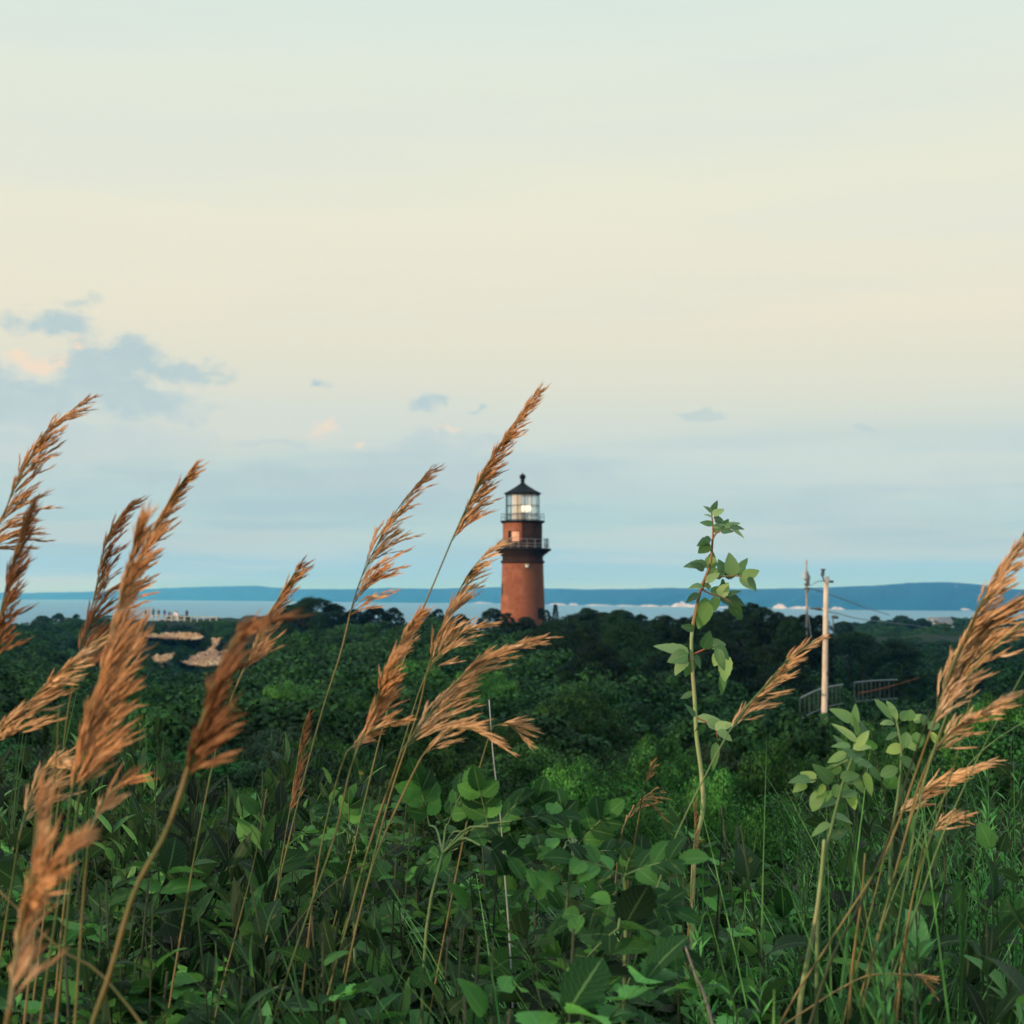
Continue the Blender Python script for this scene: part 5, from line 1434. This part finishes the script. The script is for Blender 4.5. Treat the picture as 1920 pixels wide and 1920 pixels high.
def light_shoot():
    d = 1.6
    P = stem_to_ground([(1603, 1392), (1598, 1420), (1580, 1470), (1562, 1540), (1548, 1600), (1535, 1700)], d); base = P[-1].copy()
    root = empty('leafy_shoot', base, 'light green shoot with pointed oval leaves below the pale pole', 'plant')
    C = smooth_curve(P[::-1], 30) - base
    b = MB().tube(C, np.linspace(0.003, 0.0013, 30), 7)
    for br in ([(1590, 1425), (1560, 1440), (1530, 1462), (1515, 1462)], [(1580, 1465), (1600, 1470), (1620, 1452)]): b.tube(smooth_curve([at(x, y, d) for x, y in br], 8) - base, np.linspace(0.0014, 0.0007, 8), 5)
    b.build('stem', M['stemgreen'], root, True)
    A = [(1599, 1353, 145, 48, 24), (1602, 1364, 88, 44, 18), (1605, 1392, 133, 56, 26), (1620, 1394, 82, 46, 22), (1592, 1414, 122, 46, 20), (1588, 1418, 14, 44, 22), (1588, 1413, 202, 42, 19), (1586, 1418, -66, 44, 30),
         (1610, 1400, 60, 40, 20), (1600, 1405, 20, 40, 20),
         (1520, 1462, 172, 42, 22), (1512, 1468, 205, 30, 20), (1530, 1464, 150, 32, 26), (1562, 1467, 138, 54, 26), (1575, 1458, 10, 40, 22), (1600, 1460, -45, 34, 20), (1595, 1482, -82, 38, 22), (1622, 1448, -72, 50, 17), (1545, 1470, -120, 24, 16), (1570, 1470, -100, 26, 18), (1630, 1440, -40, 36, 18)]
    A += [(1600, 1425, -15, 44, 20), (1578, 1440, 190, 40, 20), (1572, 1490, 10, 42, 22), (1568, 1500, 190, 44, 22), (1562, 1530, -10, 46, 22), (1558, 1545, 200, 44, 20), (1595, 1400, 170, 36, 16), (1575, 1470, -50, 40, 22), (1556, 1570, 20, 44, 20), (1608, 1380, 100, 40, 16)]
    hand_leaves(root, base, A, d, 'pale', 'ovate', 9, 0.0, 9)
    hand_leaves(root, base, [(1545, 1478, 232, 48, 28), (1560, 1482, 225, 44, 20)], d, 'pale', 'oval', 9, 0.0, 12, 'yellowing_leaves')
    d = 1.75
    P = stem_to_ground([(1680, 1350), (1690, 1400), (1685, 1480), (1670, 1600)], d); base = P[-1].copy()
    root = empty('leafy_shoot', base, 'second light green shoot with small round leaves right of the pointed leaved one', 'plant')
    MB().tube(smooth_curve(P[::-1], 24) - base, np.linspace(0.003, 0.0012, 24), 7).build('stem', M['stemgreen'], root, True)
    A = [(1674, 1350, 128, 50, 18), (1682, 1352, 104, 44, 15), (1678, 1358, 165, 28, 18), (1690, 1352, 60, 24, 20), (1705, 1352, 80, 22, 20), (1715, 1356, 50, 24, 22), (1730, 1360, 70, 22, 20), (1740, 1366, 30, 24, 20),
         (1718, 1372, -88, 28, 24), (1732, 1376, -100, 32, 14), (1745, 1372, -60, 26, 14), (1700, 1372, -100, 30, 22), (1688, 1375, 200, 30, 18), (1690, 1390, -20, 34, 22), (1694, 1400, 190, 34, 22), (1686, 1420, -30, 38, 24), (1684, 1440, 200, 36, 24)]
    hand_leaves(root, base, A, d, 'pale', 'oval', 8, 0.0, 10)
    # broad vertical blade
    d = 1.2; P = at(1690, 1490, d); g = float(ground_z(P[0], d))
    root = empty('grass_plant', (P[0], d, g), 'broad dark upright blade of grass right of the second light green shoot', 'grass')
    V, Q, U = leaf_batch([np.array((-0.01, 0, 0))], [(0.07, 0.02, 1)], [(0.5, -1, 0)], [at(1704, 1392, d)[2] - g], [0.013], 'blade', 20, 0.02, 0.2, 0, None)
    link('blade', mesh_arrays('blade', V, Q, U, True), M['broad'], root)


def rose_sprays():
    """bright compound leaves in the middle of the foreground"""
    sets = [
        ('rose_bush', 1.75, [(800, 1740), (830, 1600)], 'bright rose bush with scalloped compound leaves just left of the thin pale stalk', 3,
         [((805, 1548), 100, 105, 3), ((840, 1545), 70, 95, 3), ((870, 1560), 20, 110, 3), ((915, 1550), 100, 95, 3), ((930, 1555), 60, 90, 3), ((960, 1540), 15, 95, 3), ((985, 1570), 75, 90, 3), ((900, 1585), -20, 110, 3), ((860, 1590), 200, 80, 3), ((960, 1590), -40, 90, 2)]),
        ('rose_bush', 1.9, [(664, 1720), (655, 1590)], 'light green rose seedling with small leaves left of the bright rose bush', 5,
         [((655, 1550), 90, 60, 3), ((655, 1550), 40, 60, 3), ((655, 1550), 140, 60, 3), ((665, 1560), -20, 55, 3), ((645, 1560), 200, 55, 3), ((665, 1570), -80, 50, 3)]),
        ('rose_bush', 1.8, [(1060, 1740), (1075, 1590)], 'dull green rose bush right of the thin pale stalk', 7,
         [((1070, 1590), 100, 90, 3), ((1080, 1590), 55, 95, 3), ((1090, 1600), 10, 90, 3), ((1055, 1600), 160, 90, 3), ((1075, 1610), -40, 85, 3), ((1050, 1620), 210, 80, 3)]),
        ('rose_bush', 1.5, [(1170, 1880), (1175, 1700)], 'dark stemmed rose bush with drooping leaves in the lower middle', 8,
         [((1165, 1640), 150, 110, 3), ((1175, 1640), 30, 115, 3), ((1170, 1680), 0, 100, 3), ((1165, 1690), 190, 100, 3), ((1180, 1730), -20, 105, 3), ((1160, 1740), 215, 90, 2), ((1170, 1650), 80, 60, 3)]),
    ]
    for name, d, st, lab, seed, sprays in sets:
        rng = np.random.RandomState(seed)
        P = stem_to_ground([st[1], st[0]], d); base = P[-1].copy(); root = empty(name, base, lab, 'rose bush', 'rose bushes in the middle foreground')
        b = MB().tube(smooth_curve(P[::-1], 14) - base, np.linspace(0.003, 0.0016, 14), 7)
        LP = []; LD = []; LN = []; LL = []; LW = []
        for (c, a, L, npair) in sprays:
            dd = d + rng.normal(0, 0.06); s = dd / F; a = math.radians(a)
            p0 = at(*c, dd); dv = unit((math.cos(a), rng.uniform(-0.5, 0.3), math.sin(a)))
            nrm = unit((rng.normal(0, .25), -0.55, 0.85)); nrm = unit(nrm - dv * np.dot(nrm, dv)); sidev = np.cross(dv, nrm)
            q = np.array([p0 + dv * L * s * t + np.array((0, 0, -0.18 * L * s * t * t)) for t in np.linspace(0, 1, 7)])
            b.tube(q - base, 0.0007, 4)
            b.tube(smooth_curve([P[0], (P[0] + p0) / 2 + np.array((0, 0.01, 0.01)), p0], 6) - base, 0.0012, 4)
            ll = L * s * 0.50
            for k in range(npair):
                t = 0.22 + 0.58 * k / max(1, npair - 1); bp = p0 + dv * L * s * t + np.array((0, 0, -0.18 * L * s * t * t))
                for sg in (-1, 1):
                    LP.append(bp - base); LD.append(unit(dv * 0.62 + sidev * sg * 0.9 + rng.normal(0, .08, 3))); LN.append(unit(nrm + sidev * sg * -0.35 + rng.normal(0, .15, 3))); LL.append(ll * (0.85 + .3 * rng.rand())); LW.append(ll * 0.66)
            LP.append(q[-1] - base - dv * 0.002); LD.append(unit(dv + (0, 0, -.2))); LN.append(nrm); LL.append(ll * 1.1); LW.append(ll * 0.7)
        b.build('stem', M['stemgreen'], root, True)
        V, Q, U = leaf_batch(LP, np.array(LD), np.array(LN), np.array(LL), np.array(LW), 'oval', 13, 0.22, 0.3, 0.07, rng)
        link('leaves', mesh_arrays('leaves', V, Q, U, True), M['rose'], root)


tall_plant()
light_shoot()
rose_sprays()


# ------------------------------------------------------------------ the rest of the foreground: plants made once per kind, copied and set one by one
def herb_proto(kind, seed):
    rng = np.random.RandomState(seed)
    LP = []; LD = []; LN = []; LL = []; LW = []; st = MB()
    def leaf(p, d, L, W, up=0.8):
        LP.append(p); LD.append(unit(d)); n = unit(np.array((0, 0, up)) + rng.normal(0, 0.5, 3) - unit(d) * 0.2 * np.array((1, 1, 0))); LN.append(n); LL.append(L); LW.append(W)
    prof, seg, ser, curl = 'ovate', 7, 0.0, 0.3
    def stems(n, e0, e1, drop, r0, r1, m):
        for s in range(n):
            a = rng.rand() * 6.28; e = rng.uniform(e0, e1); h = 1.0 - drop * rng.rand() * (s > 0)
            C = smooth_curve([(0.3 * e * math.cos(a), 0.3 * e * math.sin(a), 0), (e * math.cos(a) * .6, e * math.sin(a) * .6, h * .5), (e * math.cos(a), e * math.sin(a), h)], m)
            st.tube(C, np.linspace(r0, r1, m), 6)
            yield s, C
    if kind == 'lance':
        prof = 'lance'; seg = 6; curl = 0.25
        for s, C in stems(6, 0.02, 0.17, 0.22, 0.0022, 0.0006, 24):
            n = 26; ph = rng.rand() * 6.28
            for k in range(n):
                f = k / n; t = 0.48 + 0.52 * f; i = min(23, int(t * 23)); az = ph + k * 2.4; el = 0.35 + 0.95 * f ** 2 + rng.normal(0, .15)
                L = 0.078 * (1.12 - 0.5 * f ** 2) * rng.uniform(.75, 1.15)
                leaf(C[i], (math.cos(az) * math.cos(el), math.sin(az) * math.cos(el), math.sin(el)), L, L * rng.uniform(.24, .36))
        mat, stem = 'lance', 'stemdark'
    elif kind == 'broad':
        prof = 'ovate'; seg = 10; ser = 0.025; curl = 0.3
        for s, C in stems(7, 0.04, 0.22, 0.35, 0.0026, 0.0008, 16):
            for k in range(25):
                f = k / 25; t = 0.38 + 0.62 * f; i = min(15, int(t * 15)); az = k * 2.4 + s; el = 0.05 + 0.9 * f ** 3 + rng.normal(0, .2)
                L = 0.050 * rng.uniform(.55, 1.3) * (1 - 0.30 * f ** 3)
                dv = np.array((math.cos(az) * math.cos(el), math.sin(az) * math.cos(el), math.sin(el)))
                st.tube([C[i], C[i] + dv * L * 0.35], 0.0006, 4); leaf(C[i] + dv * L * 0.3, dv, L, L * rng.uniform(.5, .68))
        mat, stem = 'broad', 'stemdark'
    elif kind == 'rose':
        prof = 'oval'; seg = 11; ser = 0.10; curl = 0.2
        for s, C in stems(7, 0.04, 0.24, 0.32, 0.003, 0.0012, 16):
            for k in range(15):
                f = k / 15; t = 0.40 + 0.60 * f; i = min(15, int(t * 15)); az = k * 2.4 + s * 1.3; el = 0.1 + 0.9 * f ** 2 + rng.normal(0, .15)
                dv = np.array((math.cos(az) * math.cos(el), math.sin(az) * math.cos(el), math.sin(el))); LL0 = 0.082 * rng.uniform(.75, 1.2)
                sv = unit(np.cross(dv, (0, 0, 1))); q = [C[i] + dv * LL0 * x + np.array((0, 0, -0.02 * x * x)) for x in (0, .3, .6, .9)]
                st.tube(q, 0.0006, 4)
                ll = LL0 * 0.44
                for x, j in ((.3, 1), (.6, 2), (.88, 3)):
                    for sg in (-1, 1): leaf(q[j], dv * .5 + sv * sg, ll * rng.uniform(.85, 1.1), ll * .66, 1.2)
                leaf(q[3], dv, ll * 1.1, ll * .7, 1.2)
        mat, stem = 'rose', 'stemdark'
    elif kind == 'fern':
        prof = 'lance'; seg = 2; curl = 0.25
        for s, C in stems(16, 0.03, 0.22, 0.4, 0.0018, 0.0005, 18):
            for k in range(110):
                t = 0.42 + 0.58 * k / 110; f = t * 16.99; i = int(f); p = C[i] + (C[i + 1] - C[i]) * (f - i); az = k * 2.4 + s; el = 0.35 + 0.7 * (k / 110)
                L = 0.050 * (1.1 - 0.65 * (k / 110)) * rng.uniform(.6, 1.2)
                leaf(p, (math.cos(az) * math.cos(el), math.sin(az) * math.cos(el), math.sin(el)), L, L * .15)
        mat, stem = 'fern', 'stemdark'
    else:   # tuft of grass
        prof = 'blade'; seg = 12; curl = 0.38; mat, stem = 'grass', None
        for k in range(95):
            a = rng.rand() * 6.28; L = rng.uniform(.45, 1.15); lean = rng.uniform(.05, .5) if rng.rand() < .8 else rng.uniform(.5, 1.0)
            LP.append(np.array((0.07 * rng.normal(), 0.07 * rng.normal(), 0))); LD.append(unit((math.cos(a) * lean, math.sin(a) * lean, 1))); LN.append(unit((-math.cos(a) + rng.normal(0, .5), -math.sin(a) + rng.normal(0, .5), .3))); LL.append(L); LW.append(0.0080 * rng.uniform(.5, 1.4))
    curls = curl * rng.uniform(0.2, 1.7, len(LP))
    V, Q, U = leaf_batch(np.array(LP), np.array(LD), np.array(LN), np.array(LL), np.array(LW), prof, seg, curls, 0.25, ser, rng)
    lm = mesh_arrays('leaves', V, Q, U, True); lm.materials.append(M[mat])
    sm = None
    if stem: sm = st.mesh('stem', True); sm.materials.append(M[stem])
    return lm, sm


HP = {k: [herb_proto(k, 40 + 7 * i + len(k)) for i in range(n)] for k, n in (('lance', 5), ('broad', 5), ('rose', 5), ('fern', 3), ('tuft', 5))}
KN = {'lance': ('lance_leaved_weed', 'weed', 'lance leaved weed'), 'broad': ('broad_leaved_plant', 'plant', 'broad leaved plant'), 'rose': ('rose_shrub', 'shrub', 'serrate leaved rose shrub'),
      'fern': ('feathery_herb', 'plant', 'feathery herb'), 'tuft': ('grass_tuft', 'grass tuft', 'grass tuft')}


FMARKS = [(-300, 'at the left edge'), (180, 'under the biggest orange grass head'), (400, 'under the dark brown grass head'), (560, 'around the thin brown spike'), (700, 'among the central tan stems'), (860, 'at the thin pale bare stalk'),
          (1060, 'around the dull rose bush'), (1230, 'at the foot of the tall leafy stem'), (1380, 'right of the tall leafy stem'), (1500, 'under the light green shoot'), (1640, 'under the large right hand head'), (1790, 'in the right corner')]


def put_herb(kind, px, pytop, d, rng, i, tone=None):
    p = at(px, pytop, d); g = float(ground_z(p[0], d)); H = p[2] - g
    if H < 0.2: return
    lm, sm = HP[kind][i % len(HP[kind])]
    tone = rng.choice([0.35, 0.55, 0.9, 1.35, 1.7], p=[.22, .25, .25, .18, .1]) if tone is None else tone
    if kind == 'broad': tone = min(tone, 1.0)
    tw = 'dark' if tone < .6 else 'green' if tone < 1.2 else 'bright'
    nm, cat, lab = KN[kind]; where = [t for a, t in FMARKS if px >= a][-1]
    row = 'front row' if d < 1.6 else 'second row' if d < 2.3 else 'third row' if d < 3.2 else 'back row'
    root = empty(nm, (p[0], d, g), '%s %s %s %s, %s' % ('taller' if H > 1.1 else 'shorter', tw, lab, where, row), cat, '%s %s %ss %s, %s' % ('taller' if H > 1.1 else 'shorter', tw, nm.replace('_', ' '), where, row))
    w = rng.uniform(0.85, 1.15)
    root.scale = (w, w, H); root.rotation_euler = (rng.normal(0, .05), rng.normal(.04, .05), rng.rand() * 6.28)
    # keep leaves in proportion: the herb is about one metre tall anyway
    if sm is None:
        o = bpy.data.objects.new('blades', lm); col.objects.link(o); o.parent = root; o.color = (tone, tone, tone, 1)
        return
    a = bpy.data.objects.new('leaves', lm); col.objects.link(a); a.parent = root; a.color = (tone, tone, tone * 0.95, 1)
    b = bpy.data.objects.new('stem', sm); col.objects.link(b); b.parent = root


def fill_foreground():
    rng = np.random.RandomState(77)
    DD = [4.2, 3.6, 3.0, 2.5, 2.1, 1.75, 1.45, 1.2]
    X = [-80, 300, 560, 700, 1000, 1200, 1380, 1480, 1700, 2000]
    T = [[1400, 1385, 1370, 1400, 1490, 1590, 1690, 1800],
         [1400, 1385, 1360, 1400, 1490, 1590, 1690, 1810],
         [1420, 1400, 1370, 1400, 1490, 1600, 1710, 1810],
         [1560, 1520, 1480, 1500, 1540, 1600, 1710, 1810],
         [1660, 1640, 1600, 1590, 1570, 1620, 1720, 1820],
         [1700, 1690, 1680, 1650, 1620, 1680, 1740, 1840],
         [1690, 1680, 1660, 1640, 1640, 1680, 1740, 1840],
         [1560, 1530, 1500, 1490, 1520, 1580, 1700, 1830],
         [1480, 1450, 1440, 1460, 1540, 1620, 1710, 1820],
         [1430, 1400, 1390, 1420, 1520, 1610, 1700, 1820]]
    T = np.array(T, float); i = 0
    T[:3, :5] -= 32; T[9, :5] -= 30; T[8, :5] -= 45; T[7, :3] -= 70
    for r, d in enumerate(DD):
        n = int(11 + 2.6 * d) + (4 if d < 2.2 else 0)
        for k in range(n):
            px = -100 + 2120 * (k + rng.uniform(-.25, 1.25)) / n
            py = np.interp(px, X, T[:, r]) + rng.normal(0, 26) + 10
            u = rng.rand()
            if px < 620: kind = 'lance' if (d > 2.3 and u < .85) or u < .4 else ('broad' if u < .62 else ('rose' if u < .85 else 'tuft'))
            elif px < 1330: kind = 'rose' if u < .55 else ('broad' if u < .8 else ('tuft' if u < .88 and d < 2 else 'rose'))
            else: kind = 'tuft' if u < .50 else ('fern' if u < .70 else ('lance' if u < .82 else 'broad'))
            if kind == 'tuft': py -= 45
            put_herb(kind, px, py, d + rng.normal(0, .1), rng, i); i += 1
    for px, py, d, kind in ((1600, 1480, 2.0, 'broad'), (1650, 1450, 2.2, 'broad'), (1720, 1440, 2.0, 'lance'), (1540, 1520, 1.9, 'rose'), (1690, 1500, 1.8, 'broad'), (1780, 1500, 1.7, 'lance'), (1870, 1480, 2.0, 'broad'), (1650, 1620, 1.5, 'tuft'), (1800, 1620, 1.5, 'tuft'), (1700, 1560, 1.7, 'tuft'), (950, 1770, 1.45, 'tuft'), (1010, 1790, 1.5, 'tuft'), (900, 1820, 1.3, 'tuft'), (1400, 1610, 1.9, 'fern'), (1450, 1600, 1.8, 'fern'), (1510, 1640, 1.7, 'fern'), (1400, 1700, 1.6, 'tuft'),
                            (1480, 1580, 2.1, 'fern'), (1900, 1560, 1.6, 'tuft'), (1600, 1700, 1.4, 'tuft'), (1750, 1680, 1.5, 'tuft'), (1850, 1700, 1.3, 'tuft'), (1550, 1760, 1.3, 'tuft'), (800, 1700, 1.5, 'broad'), (660, 1740, 1.4, 'broad'), (1000, 1860, 1.25, 'tuft')):
        put_herb(kind, px, py, d, rng, i); i += 1
    for k in range(16):
        put_herb('tuft', 1390 + 540 * (k + rng.rand()) / 16, 1590 + 110 * rng.rand(), 1.35 + 0.5 * rng.rand(), rng, i, (1.2, 1.9, 1.5)[k % 3]); i += 1
    # undergrowth: leaf litter layer nobody could count
    n = 34000
    y = np.exp(rng.uniform(math.log(0.9), math.log(7.0), n)); x = rng.uniform(-0.40, 0.40, n) * y
    gz = ground_z(x, y); hmax = np.where(y < 4.2, 0.72, 0.55)
    z = gz + hmax * rng.rand(n) ** 0.8
    # never above the line where the photograph shows the near plants
    lim = EYE - (1600 - 1112) / F * y
    z = np.minimum(z, lim - 0.05 * rng.rand(n))
    a = rng.rand(n) * 6.28; el = rng.uniform(-.4, .9, n)
    D = np.stack([np.cos(a) * np.cos(el), np.sin(a) * np.cos(el), np.sin(el)], 1)
    N = unit(np.array((0, 0, 0.6)) + rng.normal(0, .6, (n, 3)))
    L = rng.uniform(.02, .048, n)
    V, Q, U = leaf_batch(np.stack([x, y, z], 1), D, N, L, L * .5, 'ovate', 4, rng.uniform(0, .5, n), .25, 0, rng)
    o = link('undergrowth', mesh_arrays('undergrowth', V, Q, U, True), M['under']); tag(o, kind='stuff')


fill_foreground()
